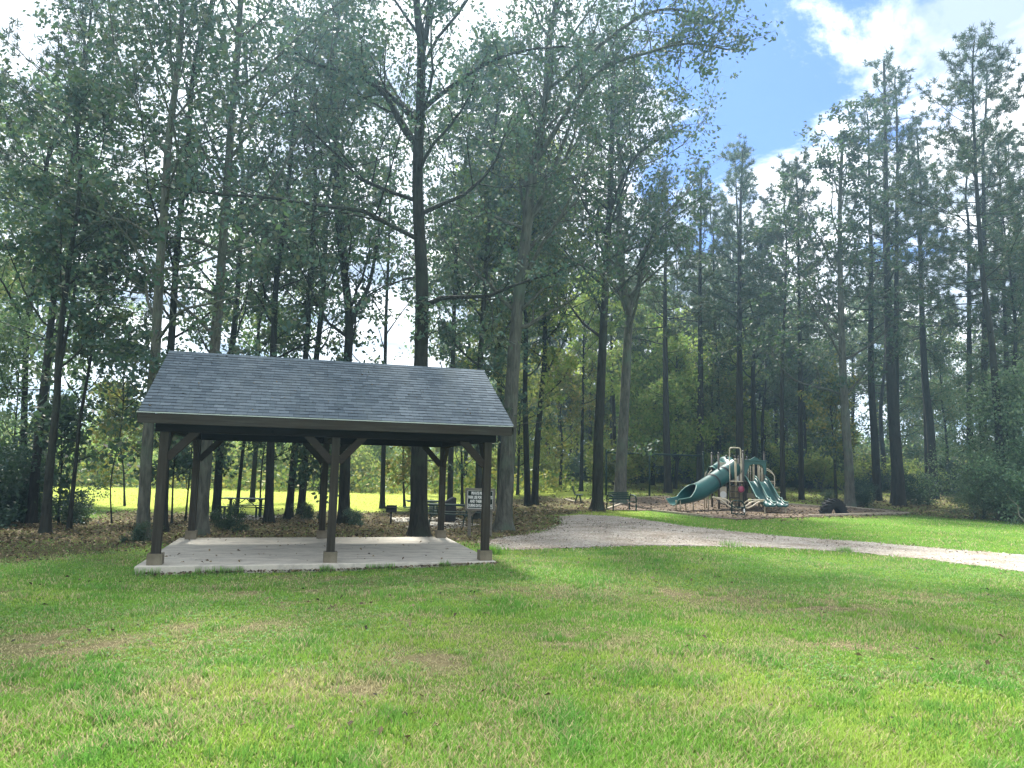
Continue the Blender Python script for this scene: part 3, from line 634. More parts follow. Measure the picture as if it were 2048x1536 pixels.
def picnic_table_a(loc, rz, label):
    """flat steel table with an A brace and two benches on posts of their own"""
    t = thing('picnic_table', loc, rz, label, 'picnic table', 'picnic tables behind the shelter')
    m = MB(); m.box((0, 0, .745), (1.86, .72, .035), bev=.012); m.build('tabletop', M['green_metal'], t)
    for x in (-.6, .6):
        l = MB(); l.box((x, 0, .365), (.10, .07, .73), bev=.006); l.beam((x, -.28, .71), (x, .28, .71), .05, .05); l.build('leg', M['green_metal'], t)
    for s in (-1, 1): MB().beam((s * .55, 0, .33), (s * .03, 0, .715), .03, .03).build('brace', M['green_metal'], t)
    for y in (-.68, .68):
        MB().box((0, y, .44), (1.86, .26, .035), bev=.012).build('bench_seat', M['green_metal'], t)
        for x in (-.62, .62):
            MB().box((x, y, .212), (.07, .07, .425), bev=.005).build('bench_leg', M['green_metal'], t)
            MB().beam((x - .13 if x < 0 else x + .13, y * .2, .30), (x - .13 if x < 0 else x + .13, y, .41), .03, .03).build('bench_arm', M['green_metal'], t)
    return t
def pad(loc, w, d, rz, label):
    o = MB().box((0, 0, -.05), (w, d, .16), bev=.01).build('concrete_pad', M['concrete']); o.location = loc; o.rotation_euler = (0, 0, rz)
    return tag(o, label, 'concrete pad')
def picnic_table_b(loc, rz, label):
    """rounded steel table on bent tube legs that also carry the benches"""
    t = thing('picnic_table', loc, rz, label, 'picnic table', 'picnic tables behind the shelter')
    m = MB(); m.box((0, 0, .75), (1.8, .76, .03), bev=.012); m.box((0, 0, .722), (1.7, .66, .026)); m.build('tabletop', M['green_metal'], t)
    for y in (-.70, .70):
        MB().box((0, y, .445), (1.8, .26, .032), bev=.012).build('bench_seat', M['green_metal'], t)
    for x in (-.62, .62):
        for s in (-1, 1):
            MB().tube(smooth_path([(x, s * .20, .72), (x, s * .26, .50), (x, s * .40, .36), (x, s * .62, .40), (x, s * .70, .43)], 4), .024, 8).build('leg_frame', M['green_metal'], t)
            MB().tube(smooth_path([(x, s * .40, .36), (x, s * .62, .27), (x, s * .72, .12), (x, s * .73, .0)], 4), .024, 8).build('leg', M['green_metal'], t)
        MB().tube([(x, -.4, .36), (x, .4, .36)], .022, 8).build('cross_bar', M['green_metal'], t)
    return t
g = at(490, 1031, 30); gx = g[0]
picnic_table_a((gx, 30, gz(gx, 30) + .035), R(4), 'dark green steel picnic table with an A brace, seen at left through the shelter')
pad((gx, 30, gz(gx, 30)), 2.5, 2.3, R(4), 'pale concrete pad under the picnic table seen at left through the shelter')
g1 = at(905, 1035, 27.5); g2 = at(853, 1025, 30.5)
picnic_table_b((g1[0], 27.0, gz(g1[0], 27.0) + .035), R(-10), 'green steel picnic table with bent tube legs, just behind the right rear post')
pad((g1[0], 27.0, gz(g1[0], 27.0)), 2.9, 2.7, R(-10), 'concrete pad under the nearer picnic table right of the thick oak trunk')
picnic_table_b((g2[0], 30.8, gz(g2[0], 30.8) + .035), R(14), 'farther green steel picnic table partly hidden by the thick oak trunk')
pad((g2[0], 30.8, gz(g2[0], 30.8)), 2.9, 2.5, R(14), 'concrete pad under the farther picnic table behind the thick oak trunk')
def grill():
    g = at(782, 1035, 28); t = thing('park_grill', (g[0], 28, gz(g[0], 28)), R(5), 'small black charcoal park grill on a single post', 'grill')
    MB().tube([(0, 0, -.1), (0, 0, .46)], .038, 10).build('post', M['black_metal'], t)
    b = MB(); b.box((0, .17, .58), (.40, .02, .25)); b.box((0, 0, .465), (.40, .34, .02))
    for s in (-1, 1): b.box((s * .19, -.005, .575), (.018, .335, .20))
    b.box((0, -.165, .505), (.36, .015, .06)); b.build('firebox', M['black_metal'], t)
    r = MB()
    for i in range(12): r.box((-.165 + i * .03, 0, .63), (.010, .31, .010))
    r.build('grate', M['black_metal'], t)
    for s in (-1, 1): MB().tube([(s * .2, -.06, .63), (s * .26, -.06, .63), (s * .26, .02, .63)], .009, 6).build('handle', M['black_metal'], t)
grill()
def bin_():
    g = at(899, 1020, 29.5); t = thing('litter_bin', (g[0] + .02, 29.5, gz(g[0], 29.5)), R(12), 'tall black steel bin with a slanted top beside the picnic tables', 'bin')
    b = MB(); b.prism([(-.21, .08), (.21, .08), (.21, 1.0), (.12, 1.0), (-.21, .80)], -.24, .24); b.build('body', M['black_metal'], t)
    MB().box((0, 0, .045), (.36, .42, .09)).build('plinth', M['black_metal'], t)
    l = MB(); l.beam((-.235, 0, .805), (.125, 0, 1.022), .52, .018); l.build('lid', M['black_metal'], t)
bin_()
def bench(loc, rz, label, L_=1.75, hoops=True):
    """steel park bench; sits along its own y axis and faces +x"""
    t = thing('park_bench', loc, rz, label, 'bench', 'park benches by the playground')
    s = MB()
    for i in range(5): s.box((-.14 + i * .085, 0, .44), (.070, L_ - .1, .022), bev=.005)
    s.build('seat', M['green_metal'], t)
    b = MB()
    for i in range(4): b.beam((-.23 - i * .028, -L_ / 2 + .05, .56 + i * .09), (-.23 - i * .028, L_ / 2 - .05, .56 + i * .09), .022, .072, bev=.004)
    b.build('backrest', M['green_metal'], t)
    for y in (-L_ / 2 + (.0 if hoops else .3), L_ / 2 - (.0 if hoops else .3)):
        if hoops:
            p = [(.30, y, -.02), (.30, y, .50), (.25, y, .66), (.12, y, .72), (-.14, y, .74), (-.26, y, .68), (-.31, y, .52), (-.31, y, -.02)]
            MB().tube(smooth_path(p, 5), .034, 10).build('hoop_leg', M['green_metal'], t)
            MB().tube([(-.30, y, .41), (.30, y, .41)], .024, 8).build('seat_rail', M['green_metal'], t)
        else:
            MB().tube([(.16, y, -.02), (.05, y, .42)], .028, 8).build('leg', M['green_metal'], t); MB().tube([(-.20, y, -.02), (-.06, y, .42)], .028, 8).build('leg', M['green_metal'], t)
            MB().tube([(.24, y, .42), (-.18, y, .42), (-.25, y, .60), (-.33, y, .88)], .022, 8).build('back_frame', M['green_metal'], t)
g = at(1157, 1008, 40); bench((g[0], 40, gz(g[0], 40)), R(-8), 'dark green bench seen end on, facing the playground from the left', 1.2, False)
g = at(1243, 1022, 35); bench((g[0], 35, gz(g[0], 35)), R(-68), 'dark green bench with hoop legs in front of the thick grey trunk', 1.25, True)

# ------------------------------------------------------------------ swing frame
def swing_frame():
    Y = 46; xs = [at(px, 1000, Y)[0] for px in (1212, 1299, 1407)]; t = thing('swing_frame', (xs[1], Y, gz(xs[1], Y)), 0, 'dark green swing frame of three posts and one long top bar, without swings', 'swing frame')
    for x in xs:
        h = 2.80; z = gz(x, Y) - gz(xs[1], Y)
        b = MB(); b.tube([(x - xs[1], 0, z - .1), (x - xs[1], 0, h)], .062, 12); b.tube([(x - xs[1], 0, h), (x - xs[1], 0, h + .05), (x - xs[1], 0, h + .09)], [.075, .075, .03], 12); b.build('post', M['green_metal'], t)
    b = MB(); b.tube([(xs[0] - xs[1], 0, 2.68), (xs[2] - xs[1], 0, 2.60)], .062, 10); b.build('top_bar', M['green_metal'], t)
swing_frame()

# ------------------------------------------------------------------ timber edging
TB = [((1131, 1000), (1152, 1006), 'short timber edging piece beside the bench seen end on'), ((1213, 1020), (1247, 1008), 'timber edging at the left corner of the wood chip bed, under the hoop bench'),
      ((1262, 997), (1340, 995), 'timber edging along the back of the wood chip bed'), ((1305, 1022.5), (1425, 1036), 'long timber edging along the front left of the wood chip bed'),
      ((1576, 1010), (1640, 1014), 'timber edging between the double slide and the tractor tyre'), ((1618, 1033), (1817, 1027.5), 'longest timber edging, running in front of the tractor tyre'),
      ((1690, 1015), (1785, 1026), 'timber edging behind and right of the tractor tyre')]
for a_, b_, lab in TB:
    p, q = gnd(*a_), gnd(*b_); c = (p + q) / 2; l = np.hypot(*(q - p)[:2]); o = MB().box((0, 0, .035), (l, .12, .12), bev=.012).build('timber_edging', M['timber'])
    o.location = c; o.rotation_euler = (0, -math.atan2(q[2] - p[2], l), math.atan2(q[1] - p[1], q[0] - p[0])); tag(o, lab, 'timber edging', 'timber edging round the wood chip bed')

# ------------------------------------------------------------------ tractor tyre, half sunk in the ground
def tyre():
    g = at(1667, 1028, 35.6); t = thing('tractor_tyre', (g[0], 35.6, gz(g[0], 35.6)), R(24), 'big black tractor tyre half buried upright as a climbing arch', 'tyre')
    prof = [(.33, -.17), (.36, -.21), (.50, -.255), (.64, -.25), (.71, -.20), (.74, -.10), (.745, 0), (.74, .10), (.71, .20), (.64, .25), (.50, .255), (.36, .21), (.33, .17), (.37, .13), (.55, .19), (.66, .14), (.69, 0), (.66, -.14), (.55, -.19), (.37, -.13)]
    n = 56; V = []; F = []; m = len(prof)
    for i in range(n):
        a = 2 * math.pi * i / n
        V += [(r * math.cos(a), y, r * math.sin(a)) for r, y in prof]
    for i in range(n):
        for j in range(m): F.append((i * m + j, i * m + (j + 1) % m, ((i + 1) % n) * m + (j + 1) % m, ((i + 1) % n) * m + j))
    mb = MB(); mb.add(V, F, True); mb.build('carcass', M['rubber'], t)
    lg = MB()
    for i in range(22):
        for s in (-1, 1):
            a = 2 * math.pi * (i + (.5 if s > 0 else 0)) / 22; P = []
            for k, (yy, da, rr) in enumerate(((.0, .0, .775), (.10, .06, .775), (.20, .12, .76), (.255, .15, .70))): P.append((rr - .012, s * yy, a - da))
            for k in range(3):
                p, q = P[k], P[k + 1]; lg.beam((p[0] * math.cos(p[2]), p[1], p[0] * math.sin(p[2])), (q[0] * math.cos(q[2]), q[1], q[0] * math.sin(q[2])), .062, .06, up=(math.cos(a), 0, math.sin(a)))
    lg.build('tread_lugs', M['rubber'], t)
tyre()

# ------------------------------------------------------------------ playground structure
def playground():
    K = 38.0; T0 = at(1486, 1012, K); t = thing('play_structure', (T0[0], K, gz(T0[0], K)), 0, 'green and beige playground climbing structure with a tube slide and a double slide', 'play structure')
    Z0 = gz(T0[0], K)
    def P(px, py, Y=K): q = at(px, py, Y); return (q[0] - T0[0], Y - K, q[2] - Z0)
    dk = P(1486, 962)[2]
    # uprights: (px of foot, px of head, head py, depth)
    for px, py, Y, mt in ((1423.5, 906, 38.4, 'brown_post'), (1437, 906, 37.4, 'brown_post'), (1452.6, 912, 38.6, 'brown_post'), (1469.5, 913, 39.6, 'brown_post'), (1477, 913, 38.6, 'brown_post'), (1471, 919, 37.2, 'tan_post'), (1486, 902.5, 37.3, 'brown_post'),
                          (1483, 918, 40.2, 'tan_post'), (1493, 914, 39.8, 'brown_post'), (1528, 904.6, 38.4, 'brown_post'), (1507, 930, 39.6, 'tan_post'), (1517, 928, 38.8, 'tan_post'), (1524, 934, 40, 'tan_post')):
        x, y, z = P(px, py, Y); b = MB(); b.tube([(x, y, -.1), (x, y, z - .05)], .055, 12); b.tube([(x, y, z - .05), (x, y, z - .02), (x, y, z + .02), (x, y, z + .045)], [.064, .066, .05, .015], 12); b.build('post', M[mt], t)
    xl, xr = P(1421, 960)[0], P(1534, 960)[0]; xm = P(1456, 960)[0]
    b = MB(); b.box(((xm + xr) / 2, .55, dk - .03), (xr - xm, 2.3, .06), bev=.01)
    for y in (-.56, 1.66): b.box(((xm + xr) / 2, y, dk - .09), (xr - xm, .05, .10))
    b.build('deck', M['deck'], t)
    b = MB(); b.box(((xl + xm) / 2 - .02, .1, dk + .26), (xm - xl, 1.4, .06), bev=.01); b.box(((xl + xm) / 2 - .02, -.6, dk + .20), (xm - xl, .05, .10)); b.build('upper_deck', M['deck'], t)
    # ladder with a tall hoop guard
    a0, a1 = P(1460, 990, 37.1), P(1460, 900, 37.1); c1 = P(1481, 900, 37.1); d0 = P(1480.5, 962, 37.1)
    r_ = .11; ztop = P(1470, 895.5, 37.1)[2]
    p = [(a0[0], a0[1], .25), (a0[0], a0[1], ztop - r_), (a0[0] + .03, a0[1], ztop - .03), (a0[0] + r_, a0[1], ztop), (c1[0] - r_, c1[1], ztop), (c1[0] - .03, c1[1], ztop - .03), (c1[0], c1[1], ztop - r_), (c1[0], c1[1], dk + .02)]
    MB().tube(p, .032, 10).build('hoop_guard', M['beige'], t)
    b = MB(); b.tube([(a0[0] - .02, a0[1] - .03, dk - .02), (c1[0] + .1, c1[1] - .03, dk - .02)], .03, 8); b.build('guard_rail', M['beige'], t)
    # climbing ladder rungs beneath the guard
    b = MB()
    for i in range(4): b.tube([(a0[0], a0[1], .3 + i * .3), (c1[0] - .1, a0[1], .3 + i * .3)], .022, 8)
    b.tube([(c1[0] - .1, a0[1], 0), (c1[0] - .1, a0[1], dk)], .028, 8); b.tube([(a0[0], a0[1], 0), (a0[0], a0[1], .3)], .028, 8); b.build('ladder', M['brown_post'], t)
    # beige arched panel on the deck
    x0, x1 = P(1471, 940, 38)[0], P(1486, 940, 38)[0]; ang = [math.pi * i / 14 for i in range(15)]; xc = (x0 + x1) / 2 + .04; hw = (x1 - x0) / 2 + .16; zt = P(1478, 925, 38)[2] - hw * .55
    outer = [(xc + hw * math.cos(q), zt + hw * .55 * math.sin(q)) for q in ang]; poly = [(xc + hw, dk)] + outer + [(xc - hw, dk)]
    MB().prism(poly, .62, .66).build('arch_panel', M['beige'], t)
    b = MB(); b.prism([(xc - .10, dk), (xc + .08, dk), (xc + .08, dk + .30), (xc + .02, dk + .30), (xc + .02, dk + .42), (xc - .06, dk + .42), (xc - .06, dk + .30), (xc - .10, dk + .30)], .52, .56); b.build('play_gauge', M['white'], t)
    b = MB(); b.prism([(xc - .2, dk + .33), (xc + .2, dk + .33), (xc + .2, dk + .75), (xc - .2, dk + .75)], .60, .61); b.build('panel_recess', M['tan_post'], t)
    # tube entry hood behind the slide and the half-pipe roof at far left
    b = MB(); V, F = tube_arr(np.array([P(1462, 938, 38.2), P(1455, 926, 38.8), P(1449, 926, 39.2)]), .36, 16); b.add(V, F, True); b.build('entry_hood', M['green_plastic'], t)
    b = MB(); c0 = np.array(P(1437, 934, 38.6)); c1_ = np.array(P(1424, 943, 38.1))
    V, F = tube_arr(np.array([c0 + (c0 - c1_) * .2, c0, c1_]), .26, 18); b.add(V, F, True); b.build('crawl_tube', M['green_plastic'], t)
    b = MB()
    for c_ in (c0 + (c0 - c1_) * .2, c1_): V, F = tube_arr(np.array([c_ - (c0 - c1_) * .05, c_ + (c0 - c1_) * .05]), .285, 18); b.add(V, F, True)
    b.build('tube_collar', M['green_edge'], t)
    b = MB(); q = P(1446, 932, 38.3); b.box((q[0], q[1], q[2]), (.34, .04, .36), bev=.01); b.build('side_panel', M['beige'], t)
    q0, q1 = P(1411, 953, 38.4), P(1423, 934, 38.4)
    b = MB(); b.tube(smooth_path([P(1410, 1000, 38.4), P(1410, 955, 38.4), P(1413, 944, 38.4), P(1422, 934, 38.4)], 4), .024, 8); b.tube(smooth_path([P(1415, 1000, 37.8), P(1415, 957, 37.8), P(1418, 946, 37.8), P(1424, 940, 37.8)], 4), .024, 8); b.build('handrail', M['beige'], t)
    # tube slide
    cl = smooth_path([P(1471, 934, 38.0), P(1460, 942, 37.9), P(1448.5, 949, 37.7), P(1431, 961, 37.3), P(1413, 973, 36.8), P(1396, 983, 36.3), P(1379, 990, 35.8), P(1361, 995.5, 35.4), P(1345, 1000, 35.1)], 7)
    Rt = .44; n = 28; m = len(cl); T = np.gradient(cl, axis=0); T /= np.linalg.norm(T, axis=1)[:, None]
    A = np.cross(T, [0, 0, 1.]); A /= np.linalg.norm(A, axis=1)[:, None]; B = np.cross(A, T)
    i_open = 42; V = []; F = []
    for i in range(m):
        o_ = 0 if i <= i_open - 6 else (i - (i_open - 6)) / (m - 1 - (i_open - 6))
        sp = math.pi * (1 - .56 * min(1, o_ * 1.9) ** .9)          # half-angle of the wall measured from the bottom
        rad = Rt * (1 - .16 * o_); fl = .0
        for j in range(n + 1):
            th = -sp + 2 * sp * j / n; k = rad * (1 + (.10 * o_ if abs(j - n / 2) > n / 2 - 2 else 0)); zz_ = -math.cos(th) * k
            V.append(cl[i] + A[i] * math.sin(th) * k + B[i] * (zz_ + .12 * o_))
    V = np.array(V); Vi = []
    for i in range(m):
        for j in range(n + 1):
            c_ = cl[i]; p_ = V[i * (n + 1) + j]; d = p_ - c_; Vi.append(c_ + d * (1 - .022 / max(.1, np.linalg.norm(d))))
    g_ = lambda i, j: i * (n + 1) + j; tot = m * (n + 1)
    for i in range(m - 1):
        for j in range(n):
            if True:
                F.append((g_(i, j), g_(i + 1, j), g_(i + 1, j + 1), g_(i, j + 1))); F.append((tot + g_(i, j), tot + g_(i, j + 1), tot + g_(i + 1, j + 1), tot + g_(i + 1, j)))
    b = MB(); b.add(list(V) + Vi, F, True); sl = b.build('tube_slide', M['green_plastic'], t)
    b = MB(); i0 = i_open - 5
    edge = [V[g_(i, 0)] for i in range(m - 1, i0, -1)] ; edge2 = [V[g_(i, n)] for i in range(i0 + 1, m)]
    b.tube(np.array(edge), .022, 8); b.tube(np.array(edge2), .022, 8); b.tube(np.array([V[g_(m - 1, j)] for j in range(n + 1)]), .022, 8); 
    b.tube(np.array([V[g_(i0 + 1, 0)], (V[g_(i0, 0)] + V[g_(i0, n)]) / 2 , V[g_(i0 + 1, n)]]), .022, 8); b.build('rolled_rim', M['green_edge'], sl)
    for i in (15, 24): 
        b = MB(); b.tube(cl[i - 1:i + 1], Rt + .028, 32, cap=False); o = b.build('seam_flange', M['black_metal'], sl)
    for px, py, Y in ((1353, 1012, 35.0), (1361, 1015, 34.9), (1372, 1010, 35.8), (1387, 1008, 35.9)):
        q = P(px, py, Y); b = MB(); b.tube([(q[0], q[1], -.1), (q[0] - .02, q[1], P(px, 1000, Y)[2])], .028, 8); b.build('slide_leg', M['tan_post'], t)
    for px, Y in ((1409, 37), (1413, 37.4), (1417, 36.6)):
        q = P(px, 1008, Y); b = MB(); b.tube([(q[0], q[1], -.1), (q[0], q[1], P(px, 985, Y)[2])], .024, 8); b.build('slide_leg', M['tan_post'], t)
    # double slide
    top = [P(px, py, 37.3) for px, py in ((1489.5, 954), (1510, 954), (1530.5, 954.5))]
    bot = [P(px, py, 34.9) for px, py in ((1533, 1006), (1551, 1003.5), (1574, 1000.5))]
    Lp, Rp = np.array(top[0]), np.array(top[2]); Lb = np.array(P(1528, 1004, 34.9)); Rb = np.array(P(1576, 1001, 35.0))
    prof = [(0, dk + .0), (.05, dk - .02), (.16, dk - .16), (.42, dk - .62), (.62, dk - .98), (.76, .42), (.86, .34), (1.0, .335)]
    st = smooth_path([(u, 0, z) for u, z in prof], 5); b = MB(); e = MB(); V = []; nW = 24; cs = []
    for u, _, z in st:
        L0 = Lp * (1 - u) + Lb * u; R0 = Rp * (1 - u) + Rb * u
        row = []
        for j in range(nW + 1):
            v = j / nW; p_ = L0 * (1 - v) + R0 * v; f = min(1, abs((v * 2) % 1 - .5) * 2 if 0 < v < 1 else 1); wall = (max(0, f - .68) / .32) ** 1.6
            hh = .17 if u > .75 else .26
            row.append(np.array([p_[0], p_[1], z + wall * hh]))
        cs.append(row)
    V = [p_ for r in cs for p_ in r]; n1 = nW + 1; F = [(i * n1 + j, i * n1 + j + 1, (i + 1) * n1 + j + 1, (i + 1) * n1 + j) for i in range(len(cs) - 1) for j in range(nW)]
    V2 = [p_ - np.array([0, 0, .03 + (.0 if 0 < i % n1 < nW else .12)]) for i, p_ in enumerate(V)]; tt = len(V)
    F += [tuple(tt + q for q in f[::-1]) for f in F]
    for i in range(len(cs) - 1):
        for j in (0, nW): F.append((i * n1 + j, (i + 1) * n1 + j, tt + (i + 1) * n1 + j, tt + i * n1 + j))
    last = (len(cs) - 1) * n1; F += [(last + j, last + j + 1, tt + last + j + 1, tt + last + j) for j in range(nW)]; F += [(j, j + 1, tt + j + 1, tt + j) for j in range(nW)]
    b.add(V + V2, F, True); ds = b.build('double_slide', M['green_plastic'], t)
    e = MB()
    for j in (0, nW // 2, nW): e.tube(np.array([r[j] for r in cs]), .032, 8)
    e.build('slide_rim', M['green_edge'], ds)
    b = MB(); fr = np.array(cs[-1]); fr[:, 2] = fr[:, 2] * .5 + .155; b.tube(fr, .055, 8); b.build('front_lip', M['green_plastic'], ds)
    for px, py, Y in ((1531, 1026, 34.9), (1573, 1024, 35.0)):
        q = P(px, py, Y); b = MB(); b.box((q[0], q[1] + .1, .12), (.06, .05, .46), bev=.004); b.build('slide_leg', M['tan_post'], t)
    # hood over the double slide entrance: gabled arch panel
    yh = 37.4; x0, x1 = P(1488, 940, yh)[0], P(1532, 940, yh)[0]; w_ = x1 - x0; ze_ = P(1500, 921, yh)[2]; zp = P(1510, 914, yh)[2]; zl = P(1489, 955, yh)[2]
    out = [(x0, zl), (x0, ze_), (x0 + w_ * .2, ze_ + .01), (x0 + w_ * .46, zp - .02), (x0 + w_ * .5, zp + .02), (x0 + w_ * .54, zp - .02), (x0 + w_ * .8, ze_ + .01), (x1, ze_), (x1, zl + .25)]
    zi = P(1500, 930, yh)[2]; inn = [(x1 - .10, zl + .15), (x1 - .13, zi - .18), (x1 - .24, zi), (x1 - .35, zi + .04), (x0 + .40, zi + .04), (x0 + .26, zi - .02), (x0 + .20, zi - .22), (x0 + .13, zl + .2)]
    b = MB(); yb = yh - K; nO, nI = len(out), len(inn)
    # ring polygon built as quads between outline and opening
    V = [(x, yb - .05, z) for x, z in out] + [(x, yb - .05, z) for x, z in inn[::-1]]; V += [(x, yb + .09, z) for x, y_, z in V]; nn = nO + nI
    pair = [(0, nO + 0), (1, nO + 1), (2, nO + 3), (3, nO + 3), (4, nO + 4), (5, nO + 4), (6, nO + 5), (7, nO + 6), (8, nO + 7)]; pair = [(0, 9), (1, 11), (2, 11), (3, 12), (4, 12), (5, 13), (6, 13), (7, 14), (8, 16)]
    F = []
    for k in range(len(pair) - 1):
        (o0, i0_), (o1, i1_) = pair[k], pair[k + 1]; f = [o0, o1] + list(range(i1_, i0_ - 1, -1)); F.append(tuple(f)); F.append(tuple(q + nn for q in f[::-1]))
    for k in range(nO - 1): F.append((k, k + nn, k + 1 + nn, k + 1))
    for k in range(nO, nn - 1): F.append((k, k + nn, k + 1 + nn, k + 1))
    F.append((0, 9, 9 + nn, nn)); F.append((8, 8 + nn, 16 + nn, 16))
    b.add(V, F); b.build('slide_hood', M['green_plastic'], t)
    b = MB(); b.beam((x0 - .03, yb - .02, ze_ + .0), (x1 + .03, yb - .02, ze_), .20, .05, bev=.01); b.build('hood_eave', M['green_plastic'], t)
    # balusters seen through the hood
    for px in (1497, 1501, 1520, 1525): q0 = P(px, 962, 38.5); MB().tube([(q0[0], q0[1], dk), (q0[0], q0[1], P(px, 932, 38.5)[2])], .018, 6).build('baluster', M['beige'], t)
    # stairs with handrails on the right
    for Y in (38.3, 39.4):
        b = MB(); b.tube(smooth_path([P(1529, 938 - (Y - 38.3) * 3, Y), P(1540, 944 - (Y - 38.3) * 3, Y), P(1548, 951, Y), P(1549, 956, Y), P(1549, 976, Y)], 4), .026, 8)
        b.tube([P(1549, 963, Y), P(1540, 963, Y)], .02, 6); b.build('handrail', M['beige'], t)
    for k, (px, py) in enumerate(((1538, 966), (1543, 975), (1548, 984))):
        q = P(px, py, 38.85); b = MB(); b.box(q, (.34, 1.05, .05), bev=.01); b.build('stair_tread', M['tan_post'], t)
    for Y in (38.32, 39.38): q0 = P(1533, 964, Y); q1 = P(1556, 1002, Y); MB().beam(q0, q1, .04, .16).build('stringer', M['brown_post'], t)
    # panels under the deck
    q = P(1446, 989, 37.6); b = MB(); cc = []
    b.box((q[0], q[1], q[2] - .02), (.36, .035, .86), bev=.01); pnl = b.build('lower_panel', M['beige'], t)
    b = MB(); V, F = tube_arr(np.array([(q[0], q[1] - .022, q[2]), (q[0], q[1] - .05, q[2])]), .17, 20); b.add(V, F, True); b.f.append(tuple(range(20, 40))); b.sm.append(False); b.build('round_window', M['white'], pnl)
    q = P(1479, 987, 37.9); b = MB(); b.box((q[0], q[1], q[2] - .05), (.50, .035, .86), bev=.01); b.build('lower_panel', M['tan_post'], t)
    q = P(1466, 985, 38.9); b = MB(); b.box((q[0], q[1], q[2]), (.24, .035, .7), bev=.01); b.build('lower_panel', M['beige'], t)
    q = P(1482.5, 978.7, 36.9); a_ = np.array([(q[0], q[1] + .06, q[2]), (q[0], q[1], q[2]), (q[0], q[1] - .03, q[2]), (q[0], q[1] - .045, q[2])]); b = MB(); b.tube(a_, [.165, .165, .15, .06], 24); w0 = b.build('spinner_disc', M['magenta'], t)
    b = MB(); b.tube(a_[:2] + [0, -.012, 0], .175, 24, cap=False); b.build('spinner_rim', M['beige'], w0)
    q = P(1500, 996, 38); b = MB(); b.box((q[0] - .1, q[1] + .6, q[2] + .1), (1.5, .05, .25)); b.build('low_bench', M['tan_post'], t)
    b = MB(); q = P(1452, 1000, 37.5); b.tube(smooth_path([P(1428, 988, 37.2), P(1434, 1000, 36.9), P(1446, 1008, 36.8), P(1458, 1010, 37)], 4), .022, 8); b.build('balance_rail', M['brown_post'], t)
    for px, Y in ((1460, 39.4), (1492, 38.2), (1505, 39.5), (1527, 38.6)):
        q = P(px, 1000, Y); b = MB(); b.tube([(q[0], q[1], -.1), (q[0], q[1], dk)], .055, 10); b.build('deck_leg', M['brown_post'], t)
playground()
def teeter():
    Y = 32.7; g = at(1476, 1030, Y); z = gz(g[0], Y); t = thing('spring_seesaw', (g[0], Y, z), 0, 'beige curved arm seesaw with a dark green centre frame, before the play structure', 'seesaw')
    def P(px, py, dy=0): q = at(px, py, Y + dy); return (q[0] - g[0], dy, q[2] - z)
    # centre frame: two hoops and a base box
    for dy in (-.22, .22):
        MB().tube(smooth_path([P(1463.5, 1028, dy), P(1463.5, 1012, dy), P(1465, 1004, dy), P(1469, 1001.5, dy), P(1480, 1002, dy), P(1486, 1006, dy), P(1489, 1014, dy), P(1489, 1029, dy)], 5), .032, 10).build('hoop', M['green_metal'], t)
    b = MB(); 
    for dy in (-.22, .22): b.beam(P(1463, 1013.5, dy), P(1490, 1015, dy), .04, .05); b.beam(P(1463, 1027, dy), P(1490, 1029, dy), .04, .05)
    for px in (1464, 1488.5): b.beam(P(px, 1027, -.22), P(px, 1027, .22), .04, .05)
    b.build('frame', M['green_metal'], t)
    for k in (1468, 1477, 1485):
        c = P(k, 1025, 0); b = MB(); b.tube([(c[0] + .06 * math.cos(a / 2), .06 * math.sin(a / 2), .08 + a * .008) for a in range(44)], .013, 6); b.build('spring', M['black_metal'], t)
    q = P(1488.5, 1021, -.26); MB().box(q, (.06, .012, .16)).build('instruction_label', M['white'], t)
    for pts in ([P(1424, 994.5, -.1), P(1440, 996, -.2), P(1454, 1000, -.2), P(1465, 1010, -.1), P(1474, 1018, 0), P(1482, 1016, 0)],
                [P(1426, 995, .2), P(1442, 1000, .25), P(1455, 1010, .2), P(1464, 1015, .1), P(1472, 1018.5, .05)],
                [P(1528, 1000, -.1), P(1512, 999.5, -.2), P(1498, 1000.5, -.2), P(1488, 1007, -.1), P(1482, 1015, 0), P(1476, 1018, 0)],
                [P(1527, 1001, .2), P(1514, 1006, .25), P(1503, 1013, .2), P(1494, 1016, .1), P(1486, 1013, .05)],
                [P(1526, 1001, .1), P(1512, 1002, .1), P(1500, 1006, .1), P(1490, 1014, .05)]):
        MB().tube(smooth_path(pts, 5), .030, 10).build('arm', M['beige'], t)
teeter()
